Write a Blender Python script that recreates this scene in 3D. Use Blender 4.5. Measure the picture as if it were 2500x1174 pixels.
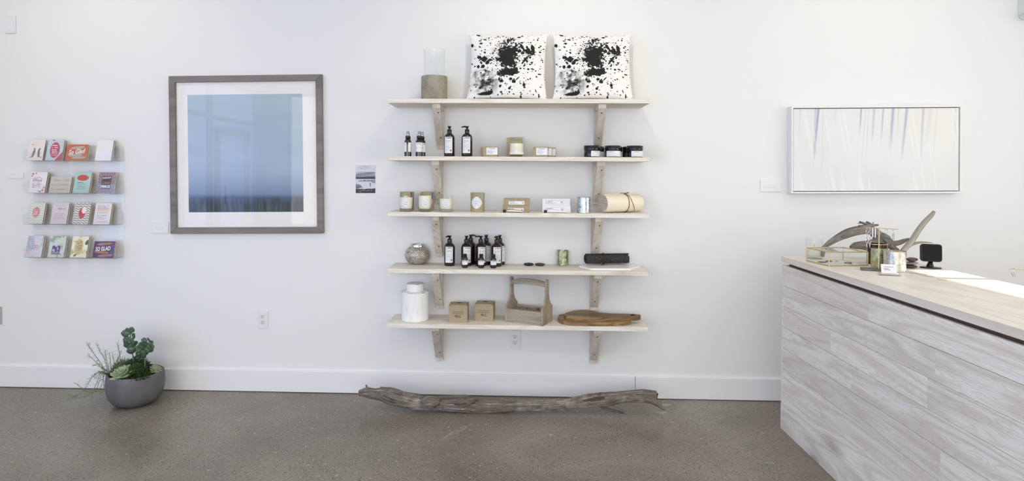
import bpy, bmesh, math, random
import numpy as np
from mathutils import Matrix, Vector

for o in list(bpy.data.objects):
    bpy.data.objects.remove(o, do_unlink=True)
SC = bpy.context.scene
COL = SC.collection
R = math.radians
PI = math.pi

# ------------------------------------------------------------------ camera
W_PX, H_PX = 2500, 1174
F_PX = 1500.0
YAW, PITCH, ROLL = R(1.9877), R(0.698), R(0.332)
PPX, PPY = 1209.7, 445.0
CAM = Vector((0.0, -3.9328, 1.4193))
_r0 = Vector((math.cos(YAW), math.sin(YAW), 0))
_f0 = Vector((-math.sin(YAW), math.cos(YAW), 0))
_u0 = Vector((0, 0, 1))
C_F = _f0 * math.cos(PITCH) - _u0 * math.sin(PITCH)
_u1 = _u0 * math.cos(PITCH) + _f0 * math.sin(PITCH)
C_R = _r0 * math.cos(ROLL) + _u1 * math.sin(ROLL)
C_U = _u1 * math.cos(ROLL) - _r0 * math.sin(ROLL)
cd = bpy.data.cameras.new('camera')
cam = bpy.data.objects.new('camera', cd)
COL.objects.link(cam)
cd.sensor_fit = 'HORIZONTAL'
cd.sensor_width = 36.0
cd.lens = 36.0 * F_PX / W_PX
cd.shift_x = (W_PX / 2 - PPX) / W_PX
cd.shift_y = (PPY - H_PX / 2) / W_PX
cd.clip_start = 0.05
cd.clip_end = 200
mw = Matrix.Identity(4)
for i in range(3):
    mw[i][0] = C_R[i]; mw[i][1] = C_U[i]; mw[i][2] = -C_F[i]; mw[i][3] = CAM[i]
cam.matrix_world = mw
SC.camera = cam

def ray(u, v):
    return C_F + C_R * ((u - PPX) / F_PX) - C_U * ((v - PPY) / F_PX)
def onY(u, v, y):
    d = ray(u, v); return CAM + d * ((y - CAM.y) / d.y)
def onZ(u, v, z):
    d = ray(u, v); return CAM + d * ((z - CAM.z) / d.z)
def onX(u, v, x):
    d = ray(u, v); return CAM + d * ((x - CAM.x) / d.x)
def ppm(p):
    """pixels per metre at a point"""
    return F_PX / (Vector(p) - CAM).dot(C_F)
def xat(u, y, z):
    """X of the point at depth y and height z that falls on pixel column u"""
    v = 415.0
    for _ in range(6):
        p = onY(u, v, y)
        v -= (z - p.z) * ppm(p)
    return onY(u, v, y).x

# ------------------------------------------------------------------ light
SC.cycles.transparent_max_bounces = 32
SC.view_settings.view_transform = 'Standard'
SC.view_settings.look = 'None'
SC.view_settings.gamma = 1.0
SC.view_settings.use_curve_mapping = False
SC.view_settings.exposure = 0.33

XL, XR, YB, ZC = -4.5, 4.2, -6.9, 3.2          # room: left wall, right wall, rear wall, ceiling
world = bpy.data.worlds.new('sky')
SC.world = world
world.use_nodes = True
bg = world.node_tree.nodes['Background']
bg.inputs['Color'].default_value = (0.98, 0.965, 0.955, 1)
bg.inputs['Strength'].default_value = 3.12

def add_light(name, kind, loc, energy, color, **kw):
    l = bpy.data.lights.new(name, kind)
    l.energy = energy; l.color = color
    for k, v in kw.items(): setattr(l, k, v)
    o = bpy.data.objects.new(name, l); COL.objects.link(o); o.location = loc
    return o
def aim(o, d):
    o.rotation_euler = Vector(d).to_track_quat('-Z', 'Y').to_euler()

SUN_EL = R(31)
sun = add_light('sun', 'SUN', (8, -2, 6), 9.0, (1.0, 0.95, 0.86), angle=R(0.6))
aim(sun, (-math.cos(SUN_EL), 0.05, -math.sin(SUN_EL)))
WARM = (1.0, 0.86, 0.66)
for nm, x, y, e in (('ceiling_spot', -2.75, -1.25, 19), ('ceiling_spot', 0.2, -1.25, 20),
                    ('ceiling_spot', 2.15, -1.3, 14)):
    s = add_light(nm, 'SPOT', (x, y, 3.12), e, WARM, spot_size=R(118), spot_blend=1.0, shadow_soft_size=0.05)
    aim(s, (0, 0.75, -1))
for x, y in ((-3.0, -3.6), (0.0, -3.6), (2.8, -3.4), (-1.5, -5.8), (2.0, -5.8)):  # unseen lamps added overhead to raise the general fill
    s = add_light('fill_spot', 'SPOT', (x, y, 3.15), 60, (1.0, 0.94, 0.86), spot_size=R(150), spot_blend=1.0, shadow_soft_size=0.08)
    aim(s, (0, 0, -1))
def portal(name, loc, sx, sy, d):
    o = add_light(name, 'AREA', loc, 1, (1, 1, 1), shape='RECTANGLE', size=sx, size_y=sy)
    o.data.cycles.is_portal = True
    o.rotation_euler = Vector(d).to_track_quat('-Z', 'Z').to_euler()
    return o

# ------------------------------------------------------------------ materials
def lin(c):
    out = []
    for x in c[:3]:
        x = x / 255.0
        out.append(x / 12.92 if x <= 0.04045 else ((x + 0.055) / 1.055) ** 2.4)
    return out
def L4(c): return (*lin(c), 1.0)

class N:
    """small node-tree helper"""
    def __init__(self, name):
        self.m = bpy.data.materials.new(name); self.m.use_nodes = True
        self.t = self.m.node_tree; self.b = self.t.nodes['Principled BSDF']
        self.out = self.t.nodes['Material Output']
    def n(self, kind, **kw):
        x = self.t.nodes.new(kind)
        for k, v in kw.items():
            if k.startswith('i_'):
                x.inputs[k[2:].replace('_', ' ')].default_value = v
            else: setattr(x, k, v)
        return x
    def l(self, a, b): self.t.links.new(a, b)
    def coords(self, scale=(1, 1, 1), rand=0.0, kind='Object'):
        tc = self.n('ShaderNodeTexCoord'); mp = self.n('ShaderNodeMapping')
        mp.inputs['Scale'].default_value = scale
        src = tc.outputs[kind]
        if rand:
            oi = self.n('ShaderNodeObjectInfo'); vm = self.n('ShaderNodeVectorMath', operation='ADD')
            mul = self.n('ShaderNodeMath', operation='MULTIPLY'); mul.inputs[1].default_value = rand
            self.l(oi.outputs['Random'], mul.inputs[0]); self.l(src, vm.inputs[0]); self.l(mul.outputs[0], vm.inputs[1])
            src = vm.outputs[0]
        self.l(src, mp.inputs['Vector'])
        return mp.outputs[0]
    def noise(self, vec, scale=1.0, detail=3.0, rough=0.5, dist=0.0):
        x = self.n('ShaderNodeTexNoise'); self.l(vec, x.inputs['Vector'])
        x.inputs['Scale'].default_value = scale; x.inputs['Detail'].default_value = detail
        x.inputs['Roughness'].default_value = rough; x.inputs['Distortion'].default_value = dist
        return x.outputs['Fac']
    def ramp(self, fac, stops, interp='LINEAR'):
        x = self.n('ShaderNodeValToRGB'); cr = x.color_ramp; cr.interpolation = interp
        while len(cr.elements) > 1: cr.elements.remove(cr.elements[-1])
        for k, (p, c) in enumerate(stops):
            e = cr.elements[0] if k == 0 else cr.elements.new(p)
            e.position = p; e.color = c if len(c) == 4 else L4(c)
        self.l(fac, x.inputs['Fac']); return x.outputs['Color']
    def mix(self, fac, a, b, mode='MIX'):
        x = self.n('ShaderNodeMix', data_type='RGBA', blend_type=mode)
        for sock, val in ((x.inputs[0], fac), (x.inputs[6], a), (x.inputs[7], b)):
            if hasattr(val, 'is_linked'): self.l(val, sock)
            else: sock.default_value = val
        return x.outputs[2]
    def math(self, op, a, b=0.0, c=0.0):
        x = self.n('ShaderNodeMath', operation=op)
        for i, val in enumerate((a, b, c)):
            if hasattr(val, 'is_linked'): self.l(val, x.inputs[i])
            else: x.inputs[i].default_value = val
        return x.outputs[0]
    def bump(self, h, strength=0.2, dist=0.002):
        x = self.n('ShaderNodeBump'); x.inputs['Strength'].default_value = strength; x.inputs['Distance'].default_value = dist
        self.l(h, x.inputs['Height']); self.l(x.outputs[0], self.b.inputs['Normal'])
    def base(self, c):
        if hasattr(c, 'is_linked'): self.l(c, self.b.inputs['Base Color'])
        else: self.b.inputs['Base Color'].default_value = c if len(c) == 4 else L4(c)

def M(name, col, rough=0.5, metal=0.0, coat=0.0, spec=0.5, mottle=None, bump=None, sheen=0.0, alpha=None):
    k = N(name); k.base(col)
    k.b.inputs['Roughness'].default_value = rough; k.b.inputs['Metallic'].default_value = metal
    k.b.inputs['Coat Weight'].default_value = coat; k.b.inputs['Coat Roughness'].default_value = 0.06
    k.b.inputs['Specular IOR Level'].default_value = spec
    k.b.inputs['Sheen Weight'].default_value = sheen
    if mottle:
        c2, sc, lo, hi = mottle
        f = k.noise(k.coords(rand=7.0), sc, 4, 0.6)
        k.base(k.ramp(f, [(lo, col), (hi, c2)]))
    if bump:
        sc, st, ds = bump
        k.bump(k.noise(k.coords(), sc, 4, 0.6), st, ds)
    return k.m

def wood(name, light, dark, streak, long_axis=0, scale=1.0, rough=0.6, rings=9.0, tone=0.10, ringamt=0.35, knots=0.0, knotcol=(150, 130, 115), fine=0.55):
    k = N(name)
    s = [9.0 * scale] * 3; s[long_axis] = 0.9 * scale
    v = k.coords(tuple(s), rand=13.0)
    n1 = k.noise(v, 1.0, 1.5, 0.45, 0.25)
    ring = k.math('ADD', k.math('MULTIPLY', k.math('SINE', k.math('MULTIPLY', n1, rings * 6.28)), 0.5), 0.5)
    ring = k.math('POWER', ring, 2.2)
    s2 = [120.0 * scale] * 3; s2[long_axis] = 3.0 * scale
    fib = k.noise(k.coords(tuple(s2), rand=5.0), 1.0, 3, 0.6)
    broad = k.noise(v, 0.55, 2, 0.5)
    c = k.ramp(broad, [(0.33, dark), (0.52, light), (0.75, light)])
    c = k.mix(k.math('MULTIPLY', ring, ringamt), c, L4(streak))
    # fine growth lines riding on the broad figure, then short fibres
    n2 = k.noise(k.coords(tuple(x * 2.6 for x in s), rand=21.0), 1.0, 2.5, 0.55, 0.6)
    r2 = k.math('POWER', k.math('ADD', k.math('MULTIPLY', k.math('SINE', k.math('MULTIPLY', n2, rings * 11.0)), 0.5), 0.5), 3.0)
    c = k.mix(k.math('MULTIPLY', r2, ringamt * fine), c, L4(streak))
    c = k.mix(k.math('MULTIPLY', k.ramp(fib, [(0.38, (0, 0, 0, 1)), (0.62, (1, 1, 1, 1))]), 0.30), c, L4(dark))
    if knots:
        s3 = [5.5] * 3; s3[long_axis] = 2.6
        vo = k.n('ShaderNodeTexVoronoi'); k.l(k.coords(tuple(s3), rand=9.0), vo.inputs['Vector']); vo.inputs['Scale'].default_value = knots
        kn = k.ramp(vo.outputs['Distance'], [(0.0, (1, 1, 1, 1)), (0.07, (0.75, 0.75, 0.75, 1)), (0.09, (0.3, 0.3, 0.3, 1)), (0.16, (0, 0, 0, 1))])
        c = k.mix(k.math('MULTIPLY', kn, 0.75), c, L4(knotcol))
    oi = k.n('ShaderNodeObjectInfo')
    tf = k.math('ADD', k.math('MULTIPLY', oi.outputs['Random'], 2 * tone), 1.0 - tone)
    hs = k.n('ShaderNodeHueSaturation'); k.l(c, hs.inputs['Color']); k.l(tf, hs.inputs['Value'])
    k.base(hs.outputs[0])
    k.b.inputs['Roughness'].default_value = rough
    k.bump(fib, 0.15, 0.001)
    return k.m

def thin_glass(name, tint=(0.97, 0.985, 0.98), rough=0.02, ior=1.45, boost=1.0):
    k = N(name); k.t.nodes.remove(k.b)
    tr = k.n('ShaderNodeBsdfTransparent'); tr.inputs[0].default_value = (*tint, 1)
    gl = k.n('ShaderNodeBsdfGlossy'); gl.inputs['Roughness'].default_value = rough
    lw = k.n('ShaderNodeLayerWeight'); lw.inputs['Blend'].default_value = 0.5      # same on both sides of a thin sheet
    f0 = ((ior - 1) / (ior + 1)) ** 2
    f = k.math('ADD', k.math('MULTIPLY', k.math('POWER', lw.outputs['Facing'], 5.0), 1 - f0), f0)
    f = k.math('MINIMUM', k.math('MULTIPLY', f, boost), 1.0)
    mx = k.n('ShaderNodeMixShader'); k.l(f, mx.inputs[0]); k.l(tr.outputs[0], mx.inputs[1]); k.l(gl.outputs[0], mx.inputs[2])
    k.l(mx.outputs[0], k.out.inputs['Surface'])
    return k.m

def vcol(name, rough=0.5, coat=0.0, wave=None):
    k = N(name); a = k.n('ShaderNodeVertexColor'); a.layer_name = 'Col'
    k.base(a.outputs['Color']); k.b.inputs['Roughness'].default_value = rough
    k.b.inputs['Coat Weight'].default_value = coat; k.b.inputs['Coat Roughness'].default_value = 0.08
    if wave:
        bp = k.n('ShaderNodeBump'); bp.inputs['Strength'].default_value = wave; bp.inputs['Distance'].default_value = 0.006
        k.l(k.noise(k.coords((1, 1, 0.5), rand=11.0), 16, 2, 0.5), bp.inputs['Height'])
        k.l(bp.outputs[0], k.b.inputs['Coat Normal'])
    return k.m

# wall paint: faint roller stipple
k = N('wall_paint'); k.base((236, 236, 236)); k.b.inputs['Roughness'].default_value = 0.55
k.bump(k.noise(k.coords(), 260, 2, 0.5), 0.06, 0.001); WALL = k.m
TRIMW = M('trim_paint', (238, 238, 240), 0.35)
CEIL = M('ceiling_paint', (240, 240, 238), 0.8)

# ground concrete with exposed aggregate
k = N('ground_concrete'); v = k.coords()
big = k.noise(v, 1.3, 4, 0.6, 0.4)
c = k.ramp(big, [(0.30, (116, 109, 98)), (0.5, (140, 133, 121)), (0.72, (162, 157, 147))])
fine = k.noise(v, 85, 3, 0.7)
c = k.mix(k.math('MULTIPLY', k.ramp(fine, [(0.35, (1, 1, 1, 1)), (0.65, (0, 0, 0, 1))]), 0.30), c, L4((96, 88, 82)))
dsp = k.noise(v, 9, 2, 0.5)
def specks(c, scale, lo, hi, col, amt, gate=None):
    vo = k.n('ShaderNodeTexVoronoi'); k.l(v, vo.inputs['Vector']); vo.inputs['Scale'].default_value = scale
    vo.inputs['Randomness'].default_value = 1.0
    f = k.ramp(vo.outputs['Distance'], [(lo, (1, 1, 1, 1)), (hi, (0, 0, 0, 1))])
    sep = k.n('ShaderNodeSeparateColor'); k.l(vo.outputs['Color'], sep.inputs[0])
    g = k.ramp(sep.outputs[0], [(gate, (0, 0, 0, 1)), (gate + 0.02, (1, 1, 1, 1))])
    return k.mix(k.math('MULTIPLY', k.math('MULTIPLY', f, g), amt), c, L4(col))
c = specks(c, 78, 0.20, 0.34, (52, 49, 48), 0.8, 0.62)
c = specks(c, 125, 0.2, 0.36, (70, 63, 57), 0.7, 0.45)
c = specks(c, 75, 0.2, 0.32, (178, 168, 152), 0.6, 0.62)
c = specks(c, 24, 0.10, 0.17, (198, 192, 182), 0.7, 0.80)
rust = k.noise(v, 0.9, 3, 0.6)
c = k.mix(k.math('MULTIPLY', k.ramp(rust, [(0.55, (0, 0, 0, 1)), (0.75, (1, 1, 1, 1))]), 0.22), c, L4((140, 116, 98)))
k.base(c); k.b.inputs['Specular IOR Level'].default_value = 0.32
k.l(k.ramp(big, [(0.3, (0.30, 0.30, 0.30, 1)), (0.7, (0.46, 0.46, 0.46, 1))]), k.b.inputs['Roughness'])
k.bump(fine, 0.10, 0.001); CONC_FLOOR = k.m

PINE = wood('whitewashed_pine', (243, 239, 230), (226, 218, 203), (202, 189, 168), 0, 1.5, 0.6, 8, 0.02, 0.42, knots=0.62, knotcol=(150, 130, 116))
PINE_B = wood('bracket_pine', (226, 218, 206), (206, 196, 182), (178, 163, 144), 2, 1.3, 0.6, 5, 0.06, 0.42, knots=0.8, knotcol=(122, 102, 90))
PLANK = wood('whitewashed_plank', (246, 242, 237), (230, 223, 216), (196, 180, 166), 1, 0.8, 0.5, 8, 0.05, 0.46, knots=0.42, knotcol=(120, 102, 92), fine=0.75)
CTOP = wood('counter_top_wood', (238, 232, 221), (225, 216, 202), (202, 187, 168), 1, 0.7, 0.42, 6, 0.03, 0.35, knots=0.25, knotcol=(112, 84, 68))
RECESS = M('recess_shade_brown', (112, 94, 80), 0.7, mottle=((86, 70, 60), 30, 0.3, 0.7))  # shadow line of the gap under the slab put into the brown
GREYW = wood('grey_weathered_wood', (182, 170, 152), (150, 138, 120), (116, 102, 84), 0, 1.6, 0.75, 6, 0.08, 0.38)
OLIVE = wood('olive_wood', (168, 136, 92), (126, 96, 62), (66, 44, 28), 0, 1.9, 0.5, 9, 0.08, 0.62)
BIRCH = wood('birch_bark_sheet', (246, 239, 222), (240, 229, 206), (228, 212, 182), 0, 0.8, 0.5, 4, 0.02, 0.2)
BIRCH_END = wood('birch_end_disc', (206, 192, 182), (178, 164, 156), (158, 142, 134), 1, 1.6, 0.6, 9, 0.02, 0.6)
KRAFT = M('kraft_card', (176, 161, 131), 0.75, mottle=((166, 150, 120), 60, 0.3, 0.7))
KRAFT_D = M('kraft_card_dark_edge', (92, 76, 54), 0.8, mottle=((110, 92, 66), 60, 0.3, 0.7))
WHITE_CARD = M('white_card', (236, 236, 238), 0.5, mottle=((230, 230, 233), 8, 0.3, 0.7))
LABEL_PLAIN = M('foam_board', (240, 240, 243), 0.5, mottle=((234, 234, 238), 8, 0.3, 0.7))
INK = M('black_ink', (34, 32, 34), 0.6, mottle=((44, 42, 44), 40, 0.3, 0.7))
INK_GREY = M('grey_ink', (120, 122, 132), 0.6, mottle=((130, 132, 140), 40, 0.3, 0.7))
INK_NAVY = M('navy_ink', (70, 76, 110), 0.6, mottle=((80, 84, 116), 40, 0.3, 0.7))
INK_WHITE = M('white_ink', (245, 243, 240), 0.5, mottle=((238, 236, 232), 40, 0.3, 0.7))
INK_RED = M('red_ink', (178, 66, 70), 0.5, mottle=((168, 60, 66), 40, 0.3, 0.7))
INK_PINK = M('pink_ink', (222, 156, 150), 0.5, mottle=((214, 146, 142), 40, 0.3, 0.7))
AMBER = M('amber_glass', (40, 20, 12), 0.06, coat=0.6, mottle=((26, 12, 8), 6, 0.3, 0.7))
JARGLASS = M('dark_jar_glass', (20, 15, 18), 0.06, coat=0.6, mottle=((14, 10, 14), 6, 0.3, 0.7))
BLACKP = M('black_plastic', (22, 22, 25), 0.22, mottle=((28, 28, 31), 20, 0.3, 0.7))
BLACKM = M('black_satin_metal', (15, 15, 17), 0.3, spec=0.3, mottle=((26, 26, 30), 20, 0.3, 0.7))
SILVERP = M('silver_cap', (186, 190, 198), 0.18, metal=0.9, mottle=((170, 174, 184), 20, 0.3, 0.7))
PRINT = vcol('printed_paper', 0.55)
PRINT_G = vcol('printed_card_in_sleeve', 0.5, coat=0.75, wave=0.9)
CLOTH = vcol('printed_cotton', 0.9)
GLASS = thin_glass('clear_glass')
GLASSG = thin_glass('clear_glass_greenish', (0.965, 0.985, 0.975), 0.02, 1.45, 1.0)
ACRYL = thin_glass('clear_acrylic', (0.992, 0.993, 0.996), 0.03, 1.4, 1.0)
PANE = thin_glass('window_pane', (0.985, 0.995, 0.99))
ART_PANE = thin_glass('art_glazing', (0.985, 0.99, 0.99), 0.0, 1.5)
WAX = M('candle_wax', (246, 240, 222), 0.5, mottle=((240, 232, 212), 12, 0.3, 0.7))
k = N('cast_concrete'); f = k.noise(k.coords((1, 1, 0.6), rand=4.0), 14, 5, 0.65, 0.6)
k.base(k.ramp(f, [(0.25, (112, 102, 86)), (0.5, (158, 150, 134)), (0.75, (180, 173, 158))])); k.b.inputs['Roughness'].default_value = 0.8
k.bump(k.noise(k.coords(), 60, 4, 0.7), 0.3, 0.002); CONC = k.m
k = N('planter_cement'); f = k.noise(k.coords((1, 1, 0.5)), 9, 5, 0.6, 0.3)
k.base(k.ramp(f, [(0.3, (90, 88, 92)), (0.7, (110, 107, 110))])); k.b.inputs['Roughness'].default_value = 0.62
k.bump(k.noise(k.coords(), 90, 3, 0.7), 0.15, 0.001); POT = k.m
SOIL = M('potting_soil', (52, 42, 34), 0.95, mottle=((30, 24, 20), 50, 0.3, 0.7), bump=(60, 0.8, 0.01))
k = N('whitewashed_ceramic'); f = k.noise(k.coords((30, 30, 3)), 3, 4, 0.6)
k.base(k.ramp(f, [(0.30, (226, 226, 226)), (0.45, (244, 244, 243)), (0.7, (248, 248, 246))])); k.b.inputs['Roughness'].default_value = 0.55
k.bump(k.noise(k.coords((1, 1, 1)), 70, 2, 0.6), 0.35, 0.003); CERAMIC = k.m
CHIP = M('chipped_edge_glaze', (150, 142, 136), 0.6, mottle=((236, 234, 230), 35, 0.38, 0.5))
def mercury(name, a, b, c, rough=0.16):
    k = N(name); v = k.coords(rand=3.0); f = k.noise(v, 42, 6, 0.72, 0.6); g = k.noise(v, 120, 3, 0.7)
    k.base(k.ramp(f, [(0.32, a), (0.50, b), (0.68, c)])); k.b.inputs['Metallic'].default_value = 0.85
    k.l(k.ramp(g, [(0.3, (rough * 0.6,) * 3 + (1,)), (0.75, (0.5, 0.5, 0.5, 1))]), k.b.inputs['Roughness'])
    k.b.inputs['Coat Weight'].default_value = 0.6; k.bump(f, 0.25, 0.002)
    return k.m
MERC_S = mercury('mercury_glass_silver', (112, 122, 136), (196, 204, 210), (226, 230, 232))
MERC_G = mercury('mercury_glass_green', (104, 112, 84), (182, 188, 150), (216, 218, 186))
MERC_C = mercury('mercury_glass_champagne', (150, 148, 140), (208, 208, 200), (232, 230, 222))
HOB = mercury('hobnail_silver_glass', (120, 112, 100), (188, 182, 170), (214, 210, 202), 0.2)
BRASS = M('brass', (208, 192, 146), 0.3, metal=0.7, mottle=((190, 172, 124), 30, 0.3, 0.7))
PALE_BRASS = M('pale_brass', (214, 198, 160), 0.3, metal=0.7, mottle=((204, 186, 146), 30, 0.3, 0.7))
STEEL = M('brushed_dark_steel', (112, 110, 106), 0.4, metal=0.6, mottle=((92, 90, 88), 30, 0.3, 0.7))
JEWEL = M('silver_jewellery', (214, 214, 222), 0.18, metal=0.9, mottle=((196, 196, 206), 60, 0.3, 0.7))
FRAME_G = wood('grey_frame_moulding', (134, 126, 120), (112, 105, 100), (100, 93, 88), 0, 3.0, 0.45, 3, 0.03, 0.2)
MATB = M('mat_board', (248, 243, 240), 0.8, mottle=((245, 240, 237), 12, 0.3, 0.7))
FRAME_W = M('white_frame_paint', (238, 238, 238), 0.4, mottle=((234, 234, 234), 12, 0.3, 0.7))
REDGLASS = M('dark_red_glass', (64, 18, 22), 0.08, coat=0.6, mottle=((40, 10, 14), 12, 0.3, 0.7))
LEATHER = M('brown_leather', (84, 58, 42), 0.6, mottle=((60, 40, 28), 40, 0.3, 0.7))
CORD = M('waxed_cord', (132, 102, 62), 0.6, mottle=((112, 84, 50), 60, 0.3, 0.7))
k = N('charcoal_felt'); f = k.noise(k.coords(), 150, 4, 0.75)
k.base(k.ramp(f, [(0.38, (40, 39, 37)), (0.58, (66, 63, 60)), (0.78, (150, 142, 132))])); k.b.inputs['Roughness'].default_value = 0.95
k.bump(f, 0.5, 0.003); FELT = k.m
MARBLE = M('white_marble', (244, 243, 240), 0.3, mottle=((234, 233, 230), 9, 0.45, 0.75))
STONE_K = M('black_pebble', (26, 25, 27), 0.25, mottle=((40, 38, 38), 25, 0.3, 0.7))
STONE_B = M('brown_pebble', (74, 62, 54), 0.32, mottle=((58, 48, 42), 25, 0.3, 0.7))
STONE_G = M('grey_pebble', (66, 62, 62), 0.35, mottle=((86, 80, 78), 25, 0.3, 0.7))
def drift(name, pal, light, dark, sc=1.0):
    k = N(name); a = k.n('ShaderNodeVertexColor'); a.layer_name = 'Col'
    sep = k.n('ShaderNodeSeparateColor'); k.l(a.outputs['Color'], sep.inputs[0])
    cmb = k.n('ShaderNodeCombineXYZ')
    k.l(k.math('MULTIPLY', sep.outputs[0], 5.0 * sc), cmb.inputs[0]); k.l(k.math('MULTIPLY', sep.outputs[1], 10.0), cmb.inputs[1])
    f = k.noise(cmb.outputs[0], 1.6, 5, 0.72, 0.8)
    g = k.noise(k.coords(), 7, 3, 0.6)
    c = k.ramp(f, [(0.34, dark), (0.43, pal), (0.54, pal), (0.66, light)])
    c = k.mix(k.math('MULTIPLY', k.ramp(g, [(0.50, (0, 0, 0, 1)), (0.66, (1, 1, 1, 1))]), 0.6), c, L4(light))
    c = k.mix(k.math('MULTIPLY', sep.outputs[2], 0.8), c, L4(dark))
    k.base(c); k.b.inputs['Roughness'].default_value = 0.85; k.bump(f, 1.0, 0.012)
    return k.m
DRIFT = drift('weathered_driftwood', (132, 122, 112), (212, 204, 194), (36, 31, 27))
DRIFT2 = drift('grey_driftwood', (158, 149, 139), (206, 198, 188), (66, 57, 50), 2.0)
DRIFT3 = drift('pale_driftwood', (206, 198, 184), (228, 222, 210), (168, 156, 140), 2.0)
def leafmat(name, a, b, rough=0.4):
    k = N(name); oi = k.n('ShaderNodeObjectInfo'); f = k.noise(k.coords(rand=6.0), 30, 3, 0.6)
    c = k.ramp(f, [(0.3, a), (0.7, b)]); hs = k.n('ShaderNodeHueSaturation'); k.l(c, hs.inputs['Color'])
    k.l(k.math('ADD', k.math('MULTIPLY', oi.outputs['Random'], 0.5), 0.75), hs.inputs['Value']); k.base(hs.outputs[0])
    k.b.inputs['Roughness'].default_value = rough; k.b.inputs['Subsurface Weight'].default_value = 0.0
    return k.m
JADE = leafmat('jade_leaf', (62, 88, 66), (90, 116, 92), 0.35)
ECHE = leafmat('echeveria_leaf', (126, 144, 112), (168, 182, 146), 0.5)
TRAIL = leafmat('trailing_needle_leaf', (92, 116, 84), (132, 152, 116), 0.5)
SEDUM = leafmat('sedum_leaf', (58, 84, 40), (88, 112, 58), 0.45)
STEMM = leafmat('succulent_stem', (98, 110, 78), (124, 128, 94), 0.6)
DARKSLOT = M('socket_slot', (40, 38, 40), 0.6, mottle=((30, 28, 30), 40, 0.3, 0.7))
PLATE = M('outlet_plate_plastic', (234, 234, 238), 0.3, mottle=((230, 230, 235), 10, 0.3, 0.7))
SOCKET = M('socket_face_plastic', (226, 226, 222), 0.35, mottle=((220, 220, 216), 10, 0.3, 0.7))
SCREW = M('screw_head', (58, 44, 30), 0.5, metal=0.5, mottle=((40, 30, 20), 50, 0.3, 0.7))
SCREEN = M('dark_glossy_panel', (8, 8, 10), 0.3, spec=0.12, mottle=((12, 12, 14), 10, 0.3, 0.7))
DOORW = M('door_paint', (232, 236, 240), 0.4)
MULL = M('window_frame_metal', (196, 202, 210), 0.4, metal=0.2)

# ------------------------------------------------------------------ mesh helpers
def tag(o, label, cat, group=None):
    o['label'] = label; o['category'] = cat
    if group: o['group'] = group
    return o
def thing(name, label, cat, loc=(0, 0, 0), rotz=0.0, group=None):
    o = bpy.data.objects.new(name, None); COL.objects.link(o)
    o.empty_display_size = 0.02
    o.location = loc; o.rotation_euler = (0, 0, rotz)
    return tag(o, label, cat, group)

class MB:
    def __init__(self): self.v = []; self.f = []
    def add(self, vs, fs, mtx=None):
        b = len(self.v)
        self.v += [tuple(mtx @ Vector(p)) if mtx is not None else tuple(p) for p in vs]
        self.f += [tuple(i + b for i in f) for f in fs]
        return self
    def box(self, x0, x1, y0, y1, z0, z1, mtx=None):
        vs = [(x, y, z) for z in (z0, z1) for y in (y0, y1) for x in (x0, x1)]
        fs = [(0, 2, 3, 1), (4, 5, 7, 6), (0, 1, 5, 4), (2, 6, 7, 3), (0, 4, 6, 2), (1, 3, 7, 5)]
        return self.add(vs, fs, mtx)
    def lathe(self, prof, n=32, cap0=True, cap1=True, mtx=None, sx=1.0, sy=1.0):
        vs, fs = [], []
        for r, z in prof:
            for i in range(n):
                a = 2 * PI * i / n; vs.append((r * math.cos(a) * sx, r * math.sin(a) * sy, z))
        m = len(prof)
        for j in range(m - 1):
            for i in range(n):
                a, b = j * n + i, j * n + (i + 1) % n
                fs.append((a, b, b + n, a + n))
        if cap0: fs.append(tuple(range(n - 1, -1, -1)))
        if cap1: fs.append(tuple(range((m - 1) * n, m * n)))
        return self.add(vs, fs, mtx)
    def prism(self, pts, z0, z1, mtx=None):
        """pts counter-clockwise in xy"""
        n = len(pts)
        vs = [(x, y, z0) for x, y in pts] + [(x, y, z1) for x, y in pts]
        fs = [tuple(range(n - 1, -1, -1)), tuple(range(n, 2 * n))]
        fs += [(i, (i + 1) % n, (i + 1) % n + n, i + n) for i in range(n)]
        return self.add(vs, fs, mtx)
    def tube(self, path, rad, n=8, caps=True, flat=None, mtx=None):
        path = [Vector(p) for p in path]; m = len(path)
        if not isinstance(rad, (list, tuple)): rad = [rad] * m
        vs, fs = [], []
        t0 = (path[1] - path[0]).normalized()
        ref = Vector((0, 0, 1)) if abs(t0.z) < 0.9 else Vector((1, 0, 0))
        nrm = t0.cross(ref).normalized()
        for i, p in enumerate(path):
            t = (path[min(i + 1, m - 1)] - path[max(i - 1, 0)]).normalized()
            nrm = (nrm - t * nrm.dot(t)).normalized(); bn = t.cross(nrm)
            for k in range(n):
                a = 2 * PI * k / n
                vs.append(p + (nrm * math.cos(a) + bn * math.sin(a) * (flat or 1.0)) * rad[i])
        for i in range(m - 1):
            for k in range(n):
                a, b = i * n + k, i * n + (k + 1) % n
                fs.append((a, b, b + n, a + n))
        if caps:
            fs.append(tuple(range(n - 1, -1, -1))); fs.append(tuple(range((m - 1) * n, m * n)))
        return self.add(vs, fs, mtx)
    def build(self, name, mat, parent=None, smooth=None, bevel=0.0, seg=2):
        me = bpy.data.meshes.new(name); me.from_pydata(self.v, [], self.f); me.validate()
        if bevel:
            bm = bmesh.new(); bm.from_mesh(me)
            bmesh.ops.remove_doubles(bm, verts=bm.verts, dist=1e-6)
            es = [e for e in bm.edges if len(e.link_faces) == 2 and e.calc_face_angle(0) > R(35)]
            bmesh.ops.bevel(bm, geom=es, offset=bevel, segments=seg, affect='EDGES', profile=0.5, clamp_overlap=True)
            bm.to_mesh(me); bm.free()
        return link(name, me, mat, parent, smooth)
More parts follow.
